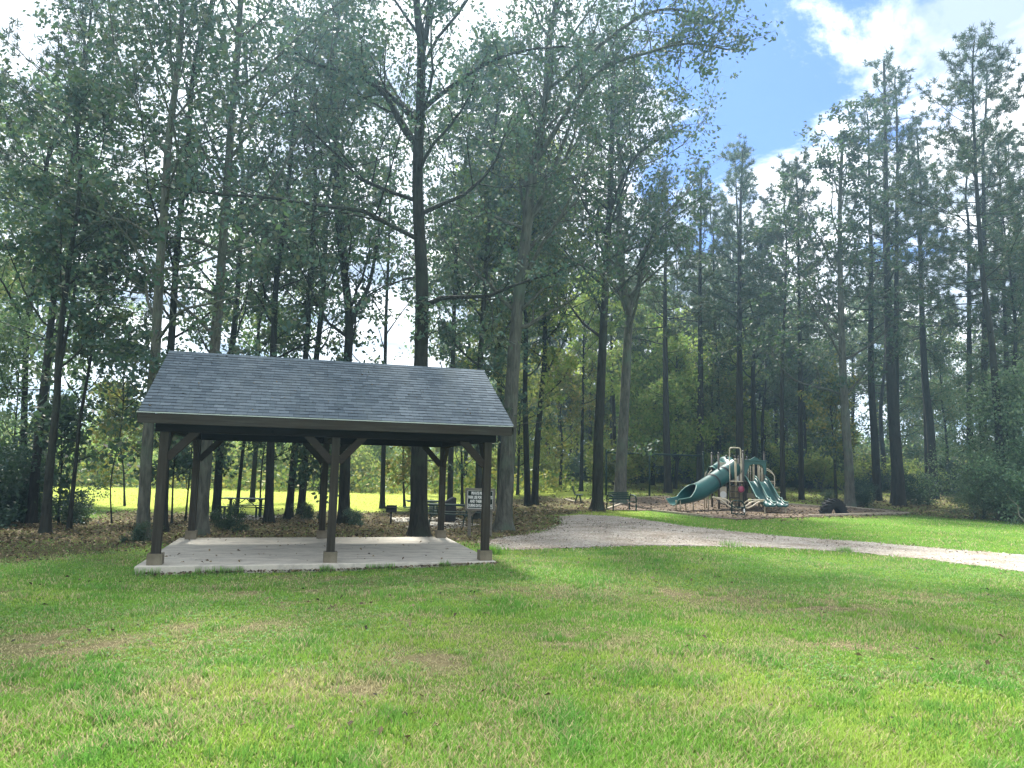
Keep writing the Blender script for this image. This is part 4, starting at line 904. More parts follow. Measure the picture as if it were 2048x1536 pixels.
# ------------------------------------------------------------------ trees
def nz(v): return v / (np.linalg.norm(v, axis=-1, keepdims=True) + 1e-9)
class Grow:
    def __init__(s, seed): s.r = np.random.RandomState(seed); s.V = []; s.F = []; s.n = 0; s.tips = []
    def tube(s, P, r, sides):
        V, F = tube_arr(P, r, sides)
        if sides >= 10:   # buttressed, uneven bole
            k = len(P); a = np.tile(np.arange(sides), k) * 2 * math.pi / sides; c = np.repeat(P, sides, 0); h = c[:, 2]
            f = 1 + .07 * np.sin(3 * a + h * .6 + s.n) * 1 + .05 * s.r.randn(len(V)) * .6 + .25 * np.maximum(0, np.sin(5 * a + 1)) * np.exp(-np.maximum(h, 0) / .22)
            V = c + (V - c) * f[:, None]
        s.V.append(V); s.F.append(F + s.n); s.n += len(V)
    def path(s, p, d, L, n, up=.15, jit=.22):
        out = [p]; d = nz(np.array(d, float)); st = L / n
        for i in range(n):
            d = nz(d + s.r.randn(3) * jit + np.array([0, 0, up])); out.append(out[-1] + d * st)
        return np.array(out)
    def limb(s, P, r0, n2, k2=.5, k3=.45, up2=.08, start=.2, detail=1):
        """a limb with its branches and twigs; leaves hang at the twigs"""
        L = np.linalg.norm(np.diff(P, axis=0), axis=1).sum(); m = len(P)
        s.tube(P, np.linspace(r0, r0 * .25, m), 6)
        for j in range(n2):
            t = start + (1 - start) * (j + s.r.rand()) / n2; q = t * (m - 1); i = min(int(q), m - 2); p = P[i] + (P[i + 1] - P[i]) * (q - i); d = nz(P[i + 1] - P[i])
            side = s.r.randn(3); side[2] = side[2] * .5 + .15; d2 = nz(d * .75 + nz(side) * .9)
            l2 = L * k2 * (1.15 - .6 * t) * (.5 + 1.0 * s.r.rand()); r2 = max(.006, r0 * .38 * (1 - .5 * t))
            B = s.path(p, d2, l2, 4, up2); s.tube(B, np.linspace(r2, r2 * .3, 5), 4)
            n3 = max(2, int((3 + l2 * 2.0) * detail))
            for k in range(n3):
                t3 = .25 + .75 * (k + s.r.rand()) / n3; q = t3 * 4; i = min(int(q), 3); p3 = B[i] + (B[i + 1] - B[i]) * (q - i); d3 = nz(nz(B[i + 1] - B[i]) * .6 + nz(s.r.randn(3)) * .9)
                l3 = max(.25, l2 * k3 * (.6 + .7 * s.r.rand())); C = s.path(p3, d3, l3, 2, .02); s.tube(C, [r2 * .35, r2 * .25, .003], 3)
                s.tips += [(C[2], d3), (C[1], d3)]
            s.tips.append((B[4], d2))
    def mesh(s, name, mat, parent, base_smooth=True):
        return mesh_np(name, np.vstack(s.V), np.vstack(s.F), mat, parent, smooth=True)
def leaves_on(tips, n, size, rs, spread=.30, droop=.3, aspect=.30):
    T = np.array([t[0] for t in tips]); D = np.array([t[1] for t in tips]); i = rs.randint(0, len(T), n)
    w = np.maximum(0, rs.rand(len(T)) - .48) ** 1.2 + 1e-5; i = rs.choice(len(T), n, p=w / w.sum())       # uneven clumps
    c = T[i] + rs.randn(n, 3) * spread * np.array([1, 1, .75]); d = nz(D[i] * .5 + rs.randn(n, 3) * .7 + np.array([0, 0, -droop]))
    u = nz(np.cross(d, rs.randn(n, 3))); S = (size * (.65 + .7 * rs.rand(n)))[:, None]; nn = np.cross(d, u)
    V = np.stack([c - d * S * .5, c + u * S * aspect + nn * S * .08, c + d * S * .5, c - u * S * aspect + nn * S * .08], 1).reshape(-1, 3)
    return V, np.arange(4 * n).reshape(-1, 4)
def trunk_radii(P, r0, top=.28, flare=.75):
    h = P[:, 2] - P[0, 2]; t = h / h[-1]; return r0 * ((1 - t * (1 - top)) * (1 + flare * np.exp(-np.maximum(h, 0) / .28)))
def trunk_curve(px, Y, H, base, rs, wob=.12):
    pts = [np.array(at(x, y, Y)) - base for x, y in px]; pts[0] = np.array([0, 0, -.12])
    d = nz(pts[-1] - pts[-2]); d = nz(d * .8 + np.array([0, 0, .35]))
    while pts[-1][2] < H - .5: pts.append(pts[-1] + (d + rs.randn(3) * np.array([wob, wob, .02])) * min(1.8, H - pts[-1][2])); d = nz(d + np.array([0, 0, .15]))
    return smooth_path(pts, 5)
def broadleaf(label, px, Y, w, H, hf, spread, nl, leaves, size=.125, mat='leaf_oak', bk='bark_dark', limbs=(), name='broadleaf_tree', group=None, seed=0, forks=(), low=0, lspread=.17, cat='tree'):
    leaves = int(leaves * ((.70 if px[0][0] > 950 else .52) if H > 14 else 1)); H += 2.5 if H > 14 else 0
    base = np.array(gnd(*px[0])) if Y is None else np.array([at(px[0][0], px[0][1], Y)[0], Y, 0]); Y = base[1]; base[2] = gz(base[0], Y)
    t = thing(name, tuple(base), 0, label, cat, group); g = Grow(seed + 100); rs = g.r
    P = trunk_curve(px, Y, H, base, rs); r = trunk_radii(P, w * Y / F_PX / 2); fine = np.linspace(0, len(P) - 1, max(len(P), 40))
    low_h = np.array([0, .03, .07, .12, .2, .3, .45, .65, .9]); ip = lambda A, q: np.array([np.interp(q, np.arange(len(A)), A[:, k]) for k in range(A.shape[1])]).T
    hs = np.concatenate([np.interp(low_h, P[:, 2] - P[0, 2], np.arange(len(P))), fine[fine > np.interp(.9, P[:, 2] - P[0, 2], np.arange(len(P)))]]); P = ip(P, hs); r = trunk_radii(P, w * Y / F_PX / 2)
    g.tube(P, r, 14 if w > 14 and Y < 45 else 8)
    for lp, lw, n2 in limbs:       # limbs the photograph shows
        Q = np.array([np.array(at(x, y, Y + dy)) - base for x, y, dy in lp]); j = np.argmin(np.abs(P[:, 2] - Q[0][2])); Q[0] = P[j]; Q = smooth_path(Q, 4)
        g.limb(Q, lw * Y / F_PX / 2, n2, .30, .5, start=.25)
    hmax = P[-1][2]; ga = rs.rand() * 6; nl = int(nl * .85) if H > 10 else nl; spread *= 1.3 if H > 10 else 1
    for i in range(nl):
        h = hf + (hmax - hf) * ((i + rs.rand() * .8) / nl) ** .92; j = int(np.interp(h, P[:, 2], np.arange(len(P)))); p = P[j]; u = (h - hf) / max(.1, hmax - hf)
        ga += 2.4 + rs.randn() * .5; el = .45 + .75 * u + rs.randn() * .15; L_ = spread * (.55 + .75 * math.sin(math.pi * min(1, .18 + u * .78))) * (.40 + .95 * rs.rand()) * (1 - .25 * u)
        d = np.array([math.cos(ga) * math.cos(el), math.sin(ga) * math.cos(el), math.sin(el)]); Q = g.path(p, d, L_, 6, .10, .16); g.limb(Q, max(.015, r[j] * .42), max(3, int(L_ * 1.7)))
    leaves = int(leaves * .95); g.limb(P[-6:], r[-6], 6, 2.2, .4)
    for i in range(low):      # small leafy shoots down the bole
        h = 1.8 + (hf - 1) * rs.rand(); j = int(np.interp(h, P[:, 2], np.arange(len(P)))); a = rs.rand() * 6.3; d = np.array([math.cos(a), math.sin(a), .3])
        g.limb(g.path(P[j], d, .7 + 1.3 * rs.rand(), 3, .03), .018, 2, .6)
    g.mesh('trunk', M[bk], t)
    V, F = leaves_on(g.tips, leaves, size * 1.25, rs, lspread); mesh_np('crown', V, F, M[mat], t)
    return t
def pine_geo(g, P, r, hf, spread, nb, needles=22, nl=.24, wd=.022, sparse=1.0, dead=9):
    rs = g.r; hmax = P[-1][2]; ga = rs.rand() * 6; tu = []
    for i in range(nb):
        u = ((i + rs.rand()) / nb) ** .85; h = hf + (hmax - hf) * u; j = min(len(P) - 1, int(np.interp(h, P[:, 2], np.arange(len(P))))); p = P[j]; ga += 2.4 + rs.randn() * .4
        el = -.05 + .75 * u + rs.randn() * .12; L_ = spread * (1 - .75 * u ** 1.6) * (.55 + .6 * rs.rand()); d = np.array([math.cos(ga) * math.cos(el), math.sin(ga) * math.cos(el), math.sin(el)])
        Q = g.path(p, d, L_, 5, .07, .13); rb = max(.014, r[j] * .30); g.tube(Q, np.linspace(rb, .01, 6), 5)
        for k in range(max(3, int(L_ * 3.0 * sparse))):
            t = .35 + .65 * (k + rs.rand()) / max(3, int(L_ * 3.0 * sparse)); q = t * 5; m_ = min(int(q), 4); p2 = Q[m_] + (Q[m_ + 1] - Q[m_]) * (q - m_); d2 = nz(nz(Q[m_ + 1] - Q[m_]) + rs.randn(3) * .65 + np.array([0, 0, .25]))
            l2 = .35 + .55 * rs.rand(); B = g.path(p2, d2, l2, 2, .1); g.tube(B, [.010, .008, .005], 3); tu += [(B[2], d2), (B[1], d2)]
        tu.append((Q[5], d))
    for i in range(6): tu.append((P[-1] + rs.randn(3) * .3, np.array([0, 0, 1.])))
    for i in range(dead):
        h = hf * (.45 + .55 * rs.rand()); j = int(np.interp(h, P[:, 2], np.arange(len(P)))); a = rs.rand() * 6.3; g.tube(g.path(P[j], [math.cos(a), math.sin(a), rs.randn() * .2], .5 + 1.6 * rs.rand(), 4, .02, .2), np.linspace(.022, .006, 5), 4)
    T = np.array([t[0] for t in tu]); D = np.array([t[1] for t in tu]); i = np.repeat(np.arange(len(T)), needles); n = len(i)
    d = nz(D[i] * .55 + rs.randn(n, 3) * .65); c = T[i] + rs.randn(n, 3) * .05; s = nz(np.cross(d, rs.randn(n, 3))) * wd * (.7 + .6 * rs.rand(n, 1)); l = nl * (.7 + .6 * rs.rand(n, 1))
    V = np.stack([c - s, c + s, c + d * l], 1).reshape(-1, 3); return V, np.arange(3 * n).reshape(-1, 3)
def pine(label, px, Y, w, H, hf, spread, nb, needles=22, group=None, seed=0, **kw):
    base = np.array([at(px[0][0], px[0][1], Y)[0], Y, 0]); base[2] = gz(base[0], Y)
    t = thing('pine_tree', tuple(base), 0, label, 'pine tree', group); g = Grow(seed + 500); P = trunk_curve(px, Y, H, base, g.r, .05)
    hh = np.concatenate([[0, .05, .12, .25, .45, .8], np.linspace(1.2, P[-1][2] - P[0][2], 36)]) + P[0][2]; P = np.array([np.interp(hh, P[:, 2], P[:, k]) for k in range(3)]).T
    r = trunk_radii(P, w * Y / F_PX / 2, .16, .35); g.tube(P, r, 12 if Y < 45 else 8)
    V, F = pine_geo(g, P, r, hf, spread, nb, needles, **kw); g.mesh('trunk', M['bark_pine'], t); mesh_np('crown', V, F, M['needle'], t); return t
def copy_tree(o, loc, rz, s, label, group):
    c = o.copy(); COL.objects.link(c); c.location = loc; c.rotation_euler = (0, 0, rz); c.scale = (s, s, s); c['label'] = label; c['group'] = group
    for ch in o.children: d = ch.copy(); COL.objects.link(d); d.parent = c
    return c

# --- left cluster
broadleaf('dark trunk nearest the left edge, rising straight behind low bushes', [(47, 1022), (50, 760), (56, 640), (70, 540), (98, 460), (90, 390), (100, 300)], 25, 14, 17, 5.5, 3.2, 20, 11000, .14, seed=1, low=3)
pine('tall dark pine, second trunk from the left edge, curving up to the right', [(64, 1034), (75, 900), (96, 703), (115, 515), (127, 400), (150, 300), (164, 187), (178, 70)], 22.5, 18, 19, 7.5, 3.6, 44, 30, seed=2, nl=.22, wd=.014)
broadleaf('slim grey trunk third from the left edge, splitting in two low down', [(91, 1060), (100, 935), (114, 803), (118, 703), (136, 540), (155, 422), (160, 330)], 18.6, 17, 12, 4.2, 2.4, 18, 9000, .12, seed=3, limbs=[([(117, 760, 0), (128, 690, 0), (145, 610, .3), (162, 490, .5), (176, 400, .8)], 9, 7)])
broadleaf('thin leaning sapling between the left trunks and the shelter', [(139, 1046), (155, 890), (161, 832), (177, 744), (200, 600), (212, 540)], 20.5, 9, 8.6, 3.2, 2.0, 12, 4200, .13, seed=4, name='young_tree', low=2)
broadleaf('pale leaning trunk just left of the shelter roof, with ivy at its foot', [(285, 1077), (291, 960), (298, 850), (310, 720), (319, 540), (328, 422), (337, 281), (361, 94)], 17.5, 23, 15, 4.6, 3.2, 26, 17000, .12, bk='bark_mid', seed=5, low=5)
broadleaf('dark trunk rising right beside the pale trunk left of the shelter', [(326, 1047), (336, 800), (347, 610), (356, 470), (375, 300), (390, 120)], 20.5, 17, 17, 5.2, 3.4, 24, 15000, .125, seed=6, low=4)
broadleaf('grey forked trunk behind the left rear post, with a dark seedling at its foot', [(401, 1062), (410, 950), (420, 800), (429, 703), (440, 563), (450, 420), (456, 340), (462, 250)], 19.5, 24, 17, 5.4, 3.4, 26, 18000, .12, bk='bark_mid', seed=7, low=4, limbs=[([(454, 385, 0), (475, 365, 0), (505, 350, .3), (539, 310, .5), (560, 270, .8)], 9, 8)])
broadleaf('dark ivy covered trunk between the forked trunk and the left picnic table', [(433, 1018), (441, 900), (455, 760), (470, 640), (480, 500), (486, 350)], 28, 16, 17, 5.5, 3.2, 18, 9000, .15, seed=8, low=5)
broadleaf('slender leaning trunk rising behind the left picnic table', [(473, 1020), (487, 890), (505, 760), (520, 640)], 30, 8, 11, 4.5, 2.4, 14, 5000, .15, seed=9, low=3, name='young_tree')
broadleaf('straight dark trunk just right of the left picnic table', [(538, 1028), (542, 885), (546, 720), (553, 553), (570, 445), (579, 352), (590, 200)], 27, 17, 18, 6, 3.0, 20, 11000, .14, seed=10, low=3)
broadleaf('leaning dark trunk, left one of the pair before the bright field', [(577, 1019), (592, 885), (614, 680), (623, 492), (632, 380)], 30, 15, 17, 6.5, 3, 18, 9000, .15, seed=11, low=2)
broadleaf('leaning dark trunk, right one of the pair before the bright field', [(602, 1013), (613, 890), (630, 740), (648, 560), (655, 400)], 32, 15, 18, 6.5, 3, 18, 9000, .16, seed=12, low=5)
broadleaf('dark trunk forking high, seen behind the shelter centre posts', [(688, 1020), (692, 890), (695, 740), (698, 640), (690, 560), (680, 480), (672, 330)], 27, 22, 18, 5.8, 3.4, 24, 15000, .14, seed=13, low=3, limbs=[([(697, 650, 0), (715, 615, 0), (738, 570, .4), (755, 480, .6), (765, 380, 1)], 13, 10)])
# --- centre
broadleaf('thickest oak trunk, dark and flared at the foot, behind the right half of the slab', [(837, 1066), (838, 950), (841, 800), (843, 700), (844, 560), (839, 480), (834, 350), (839, 250), (843, 110), (836, 30), (828, -60)], 20.5, 35, 18.5, 6.4, 3.8, 24, 26000, .115, bk='bark_dark', seed=14, name='oak_tree', low=6,
          limbs=[([(838, 300, 0), (805, 255, -.3), (770, 190, -.6), (720, 155, -1), (655, 135, -1.2), (600, 118, -1.5)], 14, 14), ([(836, 250, 0), (790, 200, 0), (740, 150, .4), (690, 70, .8), (660, 0, 1)], 13, 12),
                 ([(843, 225, 0), (880, 190, -.4), (950, 140, -.8), (1030, 105, -1.2), (1125, 92, -1.6)], 12, 14), ([(844, 110, 0), (855, 50, 0), (862, -40, .3), (880, -150, .5)], 16, 9)])
broadleaf('mottled grey oak trunk right of the shelter roof end, with a knot where it forks', [(1006, 1050), (1012, 960), (1021, 830), (1032, 657), (1045, 529), (1055, 443), (1062, 365), (1079, 273), (1094, 182), (1097, 91), (1110, 20)], 23.5, 32, 18.5, 6.2, 3.8, 24, 25000, .12, bk='bark_mid', seed=15, name='oak_tree', low=7,
          limbs=[([(1056, 440, 0), (1078, 415, 0), (1092, 387, 0), (1115, 319, .3), (1147, 228, .6), (1170, 123, 1), (1206, 10, 1.4)], 14, 14), ([(1100, 330, 0), (1138, 219, -.5), (1206, 137, -1), (1297, 105, -1.6), (1375, 87, -2), (1460, 100, -2.4)], 11, 20), ([(1055, 450, 0), (1044, 400, .3), (1035, 300, .6), (1028, 182, 1)], 9, 9),
                 ([(1035, 640, 0), (1075, 590, -.4), (1130, 535, -.8), (1190, 540, -1.2), (1240, 600, -1.6)], 8, 9), ([(1165, 190, 0), (1240, 60, -1.0), (1320, 20, -1.4), (1400, 30, -1.8), (1450, 70, -2)], 9, 18)])
broadleaf('slim dark trunk, left stem of the close pair right of the grey oak', [(1056, 1006), (1052, 880), (1050, 780), (1052, 640)], 38, 13, 16, 5.5, 2.8, 16, 7000, .18, seed=16, mat='leaf_yellow')
broadleaf('slim dark trunk, right stem of the close pair, forking halfway up', [(1069, 1006), (1075, 880), (1084, 780), (1090, 700), (1086, 600)], 38.5, 14, 16, 5.5, 2.8, 16, 7000, .18, seed=17, mat='leaf_light', limbs=[([(1088, 770, 0), (1100, 735, 0), (1113, 700, .4)], 7, 6)])
broadleaf('rough dark trunk with a split bole between the two benches', [(1194, 1019), (1196, 900), (1201, 800), (1209, 600), (1214, 500), (1220, 400), (1224, 250)], 34.5, 22, 21, 8.5, 4.0, 28, 17000, .16, seed=18, name='oak_tree', limbs=[([(1218, 420, 0), (1260, 330, 0), (1300, 290, .5), (1380, 250, .8)], 9, 11)])
broadleaf('pale grey trunk behind the hoop bench, forking wide at mid height', [(1238, 1004), (1242, 930), (1250, 800), (1255, 690), (1258, 620), (1245, 570), (1238, 500), (1240, 380)], 39.5, 24, 20, 9.2, 4.2, 26, 15000, .17, bk='bark_grey', seed=19, name='oak_tree', limbs=[([(1259, 625, 0), (1278, 570, 0), (1290, 500, .4), (1330, 430, 1), (1380, 380, 1.5)], 15, 14)], low=3)
broadleaf('thin straight trunk between the stem pair and the benches', [(1162, 985), (1164, 880), (1166, 780), (1168, 640)], 50, 8, 13, 5.5, 2.6, 14, 6000, .2, mat='leaf_light', seed=20, name='young_tree')
broadleaf('slim dark trunk just right of the thickest oak, above the picnic tables', [(900, 1008), (903, 850), (906, 700), (912, 520), (922, 380), (940, 260)], 34, 12, 19, 6, 3.2, 20, 13000, .17, seed=41, low=3)
broadleaf('dark trunk rising behind the notice board', [(957, 1008), (959, 850), (962, 700), (974, 500), (985, 330)], 31, 15, 19, 6, 3.4, 20, 14000, .16, seed=42, low=4)
broadleaf('slim trunk midway between the centre posts and the thickest oak', [(765, 1008), (768, 850), (772, 640), (778, 480), (780, 330)], 36, 10, 18, 6.5, 3.0, 18, 11000, .17, seed=43, low=2)
broadleaf('slim trunk between the oak limbs, left of the grey oak crown', [(1000, 1000), (1000, 850), (998, 640), (1003, 420), (1000, 280)], 40, 12, 20, 7.5, 3.2, 18, 12000, .18, seed=44)
# --- right, pines
PN = [([(1336, 986), (1332, 820), (1330, 600), (1332, 450)], 50, 16, 19, 9, 'straight pine trunk in front of the swing frame bar'),
      ([(1400, 978), (1401, 760), (1400, 560), (1402, 400)], 53, 16, 21, 10, 'straight pine trunk rising behind the right swing post'),
      ([(1440, 970), (1436, 800), (1430, 650), (1427, 520)], 57, 11, 20, 9, 'thin pine trunk just left of the play structure posts'),
      ([(1480, 975), (1479, 700), (1480, 500), (1482, 380)], 50, 18, 21.5, 9.5, 'pine trunk rising behind the tall hoop of the play structure'),
      ([(1566, 992), (1564, 860), (1564, 745), (1570, 600), (1573, 480)], 46, 11, 18, 8.5, 'thin pine trunk just right of the double slide'),
      ([(1603, 992), (1601, 850), (1600, 745), (1597, 520), (1596, 400)], 46, 12, 19, 9, 'thin pine trunk midway between the double slide and the tractor tyre'),
      ([(1755, 988), (1748, 860), (1742, 745), (1742, 498), (1738, 330)], 47, 17, 22, 9.5, 'pine trunk left of the big double pines on the right'),
      ([(1799, 1003), (1790, 880), (1782, 745), (1774, 547), (1772, 400), (1770, 230)], 43, 24, 23.5, 10, 'thickest pine trunk on the right, left one of a touching pair'),
      ([(1788, 1000), (1791, 880), (1792, 745), (1793, 500), (1795, 330)], 44.5, 15, 23, 10.5, 'slimmer pine trunk touching the thickest pine on its right side'),
      ([(1868, 984), (1861, 860), (1850, 760), (1843, 600), (1840, 480)], 50, 18, 22, 9, 'leaning pine trunk at the left end of the big right hand bush'),
      ([(1855, 978), (1850, 800), (1846, 695), (1844, 560)], 53, 10, 20, 9, 'thin pine trunk close beside the leaning pine by the right hand bush'),
      ([(1940, 985), (1939, 800), (1938, 600), (1937, 450)], 49, 14, 21, 9, 'straight dark pine trunk above the middle of the right hand bush'),
      ([(1962, 985), (1966, 820), (1970, 650), (1968, 450), (1966, 300)], 45, 17, 24, 11, 'straight pine trunk crossed by the ivy clad leaning pine'),
      ([(2016, 990), (2014, 820), (2010, 650), (2006, 500)], 46, 11, 20, 9, 'thin pine trunk near the right edge above the bush'),
      ([(2036, 990), (2033, 810), (2030, 600), (2028, 480)], 47, 9, 20, 9, 'last thin pine trunk at the right edge of the view')]
for i, (px, Y, w_, H, hf, lab) in enumerate(PN):
    pine(lab, px, Y, w_, H + (4.5 if i > 5 else 3.5), hf + 1.5, 3.1 if Y > 46 else 3.6, 44, 26, seed=20 + i, nl=.27, wd=.020)
pine('big grey leaning pine with ivy on its bole, over the right hand bush', [(2012, 1020), (2000, 900), (1985, 695), (1965, 547), (1952, 350), (1945, 150)], 34, 17, 24, 11, 4.4, 60, 30, seed=50, nl=.25, wd=.017)
broadleaf('pale bare boled tree with a bush at its foot, behind the tractor tyre', [(1699, 1010), (1697, 930), (1690, 820), (1681, 597), (1680, 420), (1684, 300)], 41, 19, 19, 6.0, 3.6, 26, 15000, .17, bk='bark_grey', seed=60, low=7)
broadleaf('bent dark trunk behind the slide hood', [(1511, 972), (1508, 850), (1506, 740), (1512, 690), (1522, 600)], 55, 13, 17, 8, 3.2, 18, 8000, .2, seed=61)
broadleaf('yellowing small tree with low leaves behind the tyre and slide', [(1672, 1000), (1668, 900), (1660, 800)], 43, 7, 6.5, 1.9, 2.4, 14, 4200, .17, mat='leaf_yellow', seed=62, name='young_tree')
# young trees under and behind the shelter
for i, (px, Y, w_, H, hf, sp, mt, lab, lv) in enumerate((
        ([(640, 1018), (642, 950)], 28, 4, 3.6, 1.0, 1.5, 'leaf_oak', 'leafy sapling left of the shelter centre posts', 1900),
        ([(520, 1022), (524, 930)], 31, 4, 5.2, 2.0, 1.9, 'leaf_oak', 'dark leafy sapling over the left picnic table', 2600),
        ([(345, 1030), (348, 930)], 25, 4, 4.8, 1.2, 1.6, 'leaf_oak', 'dark leafy sapling between the two left shelter posts', 3000),
        ([(372, 1024), (380, 940)], 27, 4, 4.6, 1.0, 1.6, 'leaf_dark', 'bushy sapling right behind the left rear post', 3000),
        ([(810, 1000), (806, 920)], 37, 5, 4.2, .9, 2.0, 'leaf_yellow', 'yellow leaved young tree left of the thickest oak', 3600),
        ([(925, 1005), (923, 900)], 38, 6, 7.0, 1.8, 2.6, 'leaf_oak', 'green young tree right of the bin', 4500),
        ([(250, 1010), (246, 930)], 33, 4, 4.8, .9, 1.9, 'leaf_yellow', 'bright yellow green young tree left of the shelter', 3600),
        ([(225, 1040), (222, 960)], 24, 3, 5.6, 3.2, 1.9, 'leaf_dark', 'big leaved sapling hanging over the gap left of the shelter', 1700),
        ([(118, 1040), (122, 950)], 23, 4, 3.4, .8, 1.2, 'leaf_dark', 'glossy dark shrub like sapling between the left trunks', 1700),
        ([(1035, 992), (1038, 900)], 48, 6, 7.5, 1.6, 2.8, 'leaf_light', 'pale green young tree right of the grey oak', 4500),
        ([(1120, 985), (1124, 880)], 52, 6, 8.5, 1.6, 3.2, 'leaf_yellow', 'yellow green tree behind the bench seen end on', 6500))):
    broadleaf(lab, px, Y, w_, H, hf, sp, 14, lv, .15 if Y < 35 else .17, mat=mt, seed=70 + i, name='young_tree', lspread=.22)

for i, (px, Y, H_, sp, lab) in enumerate(((1968, 35, 5.2, 2.0, 'airy young tree poking out of the left half of the right hand bush'), (2022, 34, 5.8, 2.2, 'airy young tree rising from the middle of the right hand bush'), (2075, 33, 6.2, 2.4, 'airy young tree over the bush at the right picture edge'), (30, 24, 5.5, 2.2, 'hazy green young tree filling the left picture edge'))):
    broadleaf(lab, [(px, 1030), (px - 5, 930)], Y, 5, H_, 1.2, sp, 16, 3600, .12, mat='leaf_bush', seed=110 + i, name='young_tree', lspread=.24)
# --- repeats: the woods
protoP, protoB = [], []
def proto_pine(i, H, hf, sp):
    g = Grow(900 + i); t = thing('pine_tree', (0, 0, 0), 0, None, 'pine tree'); P = smooth_path([(0, 0, -.2), (.1 * i, .1, H * .3), (-.15, .1 * i, H * .6), (.05, 0, H)], 9); r = trunk_radii(P, .19, .16, .3); g.tube(P, r, 7)
    V, F = pine_geo(g, P, r, hf, sp, 40, 20, nl=.30, wd=.028, dead=8); g.mesh('trunk', M['bark_pine'], t); mesh_np('crown', V, F, M['needle_far_sunlit'], t); protoP.append(t)
def proto_broad(i, H, hf, sp, mt):
    g = Grow(950 + i); rs = g.r; t = thing('broadleaf_tree', (0, 0, 0), 0, None, 'tree'); P = smooth_path([(0, 0, -.2), (.2, .1, H * .3), (-.15, .2, H * .6), (.25, 0, H)], 9); r = trunk_radii(P, .15, .2, .4); g.tube(P, r, 7)
    for k in range(22):
        u = (k + rs.rand()) / 22; h = hf + (H - hf) * u; j = int(np.interp(h, P[:, 2], np.arange(len(P)))); a = k * 2.4 + rs.randn() * .4; el = .4 + .6 * u; L_ = sp * (.6 + .6 * math.sin(math.pi * (.2 + .75 * u))) * (.7 + .5 * rs.rand())
        g.limb(g.path(P[j], [math.cos(a) * math.cos(el), math.sin(a) * math.cos(el), math.sin(el)], L_, 4, .1), .035, max(3, int(L_ * 1.3)), detail=.6)
    g.mesh('trunk', M['bark_dark'], t); V, F = leaves_on(g.tips, 11000, .23, rs, .38); mesh_np('crown', V, F, M[mt], t); protoB.append(t)
for i, a in enumerate(((21, 8, 3.0), (24, 10, 3.4), (26, 12, 3.4), (18, 7, 2.8))): proto_pine(i, *a)
for i, a in enumerate(((18, 4.0, 3.6, 'leaf_wood_sunlit'), (14, 2.0, 3.2, 'leaf_wood_sunlit'), (20, 6, 3.8, 'leaf_wood_sunlit'), (9, 1.5, 2.8, 'leaf_light'), (8, 1.2, 2.6, 'leaf_yellow'))): proto_broad(i, *a)
rr = random.Random(5); first = {}
def put(pr, x, y, s, label, group):
    k = pr.name
    if k not in first:
        first[k] = 1; pr.location = (x, y, gz(x, y) - .03); pr.scale = (s, s, s); pr.rotation_euler = (0, 0, rr.random() * 6.3); pr['label'] = label; pr['group'] = group; return
    copy_tree(pr, (x, y, gz(x, y) - .03), rr.random() * 6.3, s, label, group)
GW = 'trees of the wood behind the playground'
placed = []
def free(x, y, d):
    for a, b in placed:
        if (a - x) ** 2 + (b - y) ** 2 < d * d: return False
    placed.append((x, y)); return True
n = 0
while n < 95:
    y = 55 + 38 * rr.random() ** .9; x = -1 + (y * .78 + 4) * rr.random()
    if not free(x, y, 2.0): continue
    if x < 4 and y < 62: continue
    if x > .42 * y and rr.random() < .78: continue
    n += 1
    if rr.random() < .52: put(protoP[rr.randrange(4)], x, y, .8 + .35 * rr.random(), 'pine among the many slender trunks of the wood behind the playground', GW)
    elif x < .33 * y and rr.random() < .45: put(protoB[rr.choice((3, 4))], x, y, .9 + .5 * rr.random(), 'pale green tree with sunlight painted into its leaf colour in the wood between the benches and the swing frame', GW)  # pale leaf materials paint sun into the middle of the wood
    else: put(protoB[rr.choice((0, 1, 2, 0, 1))], x, y, .75 + .4 * rr.random(), 'leafy tree among the many slender trunks of the wood behind the playground', GW)
n = 0
while n < 22:
    y = 58 + 30 * rr.random(); x = -y * .78 * rr.random() + 1
    if not free(x, y, 3.0): continue
    n += 1; put(protoB[rr.choice((3, 4, 3, 4, 3, 1))], x, y, .45 + .36 * rr.random(), 'pale green young tree beyond the sunlit field', 'young trees beyond the sunlit field')
n = 0
while n < 5:
    y = 24 + 26 * rr.random(); x = -y * .50 - 4.2 - (y * .28 + 2) * rr.random()
    if not free(x, y, 2.2): continue
    n += 1; put(protoB[rr.choice((0, 1, 2))], x, y, .75 + .3 * rr.random(), 'dark leafy tree in the thicket at the far left', 'trees of the thicket at the far left')
n = 0
while n < 12:
    y = 36 + 16 * rr.random(); x = y * .60 + 3 + (y * .22) * rr.random()
    if not free(x, y, 2.6): continue
    n += 1; put(protoP[rr.randrange(4)], x, y, .85 + .25 * rr.random(), 'pine in the stand beyond the right hand bush', 'pines beyond the right hand bush')
n = 0
while n < 3:   # second row behind the shelter, thin crowns against the sky
    y = 33 + 22 * rr.random(); x = -y * .52 + (y * .62) * rr.random()
    if not free(x, y, 3.2): continue
    n += 1; put(protoB[rr.choice((0, 2))], x, y, .9 + .25 * rr.random(), 'tall thin tree of the second row behind the shelter', 'second row of trees behind the shelter')

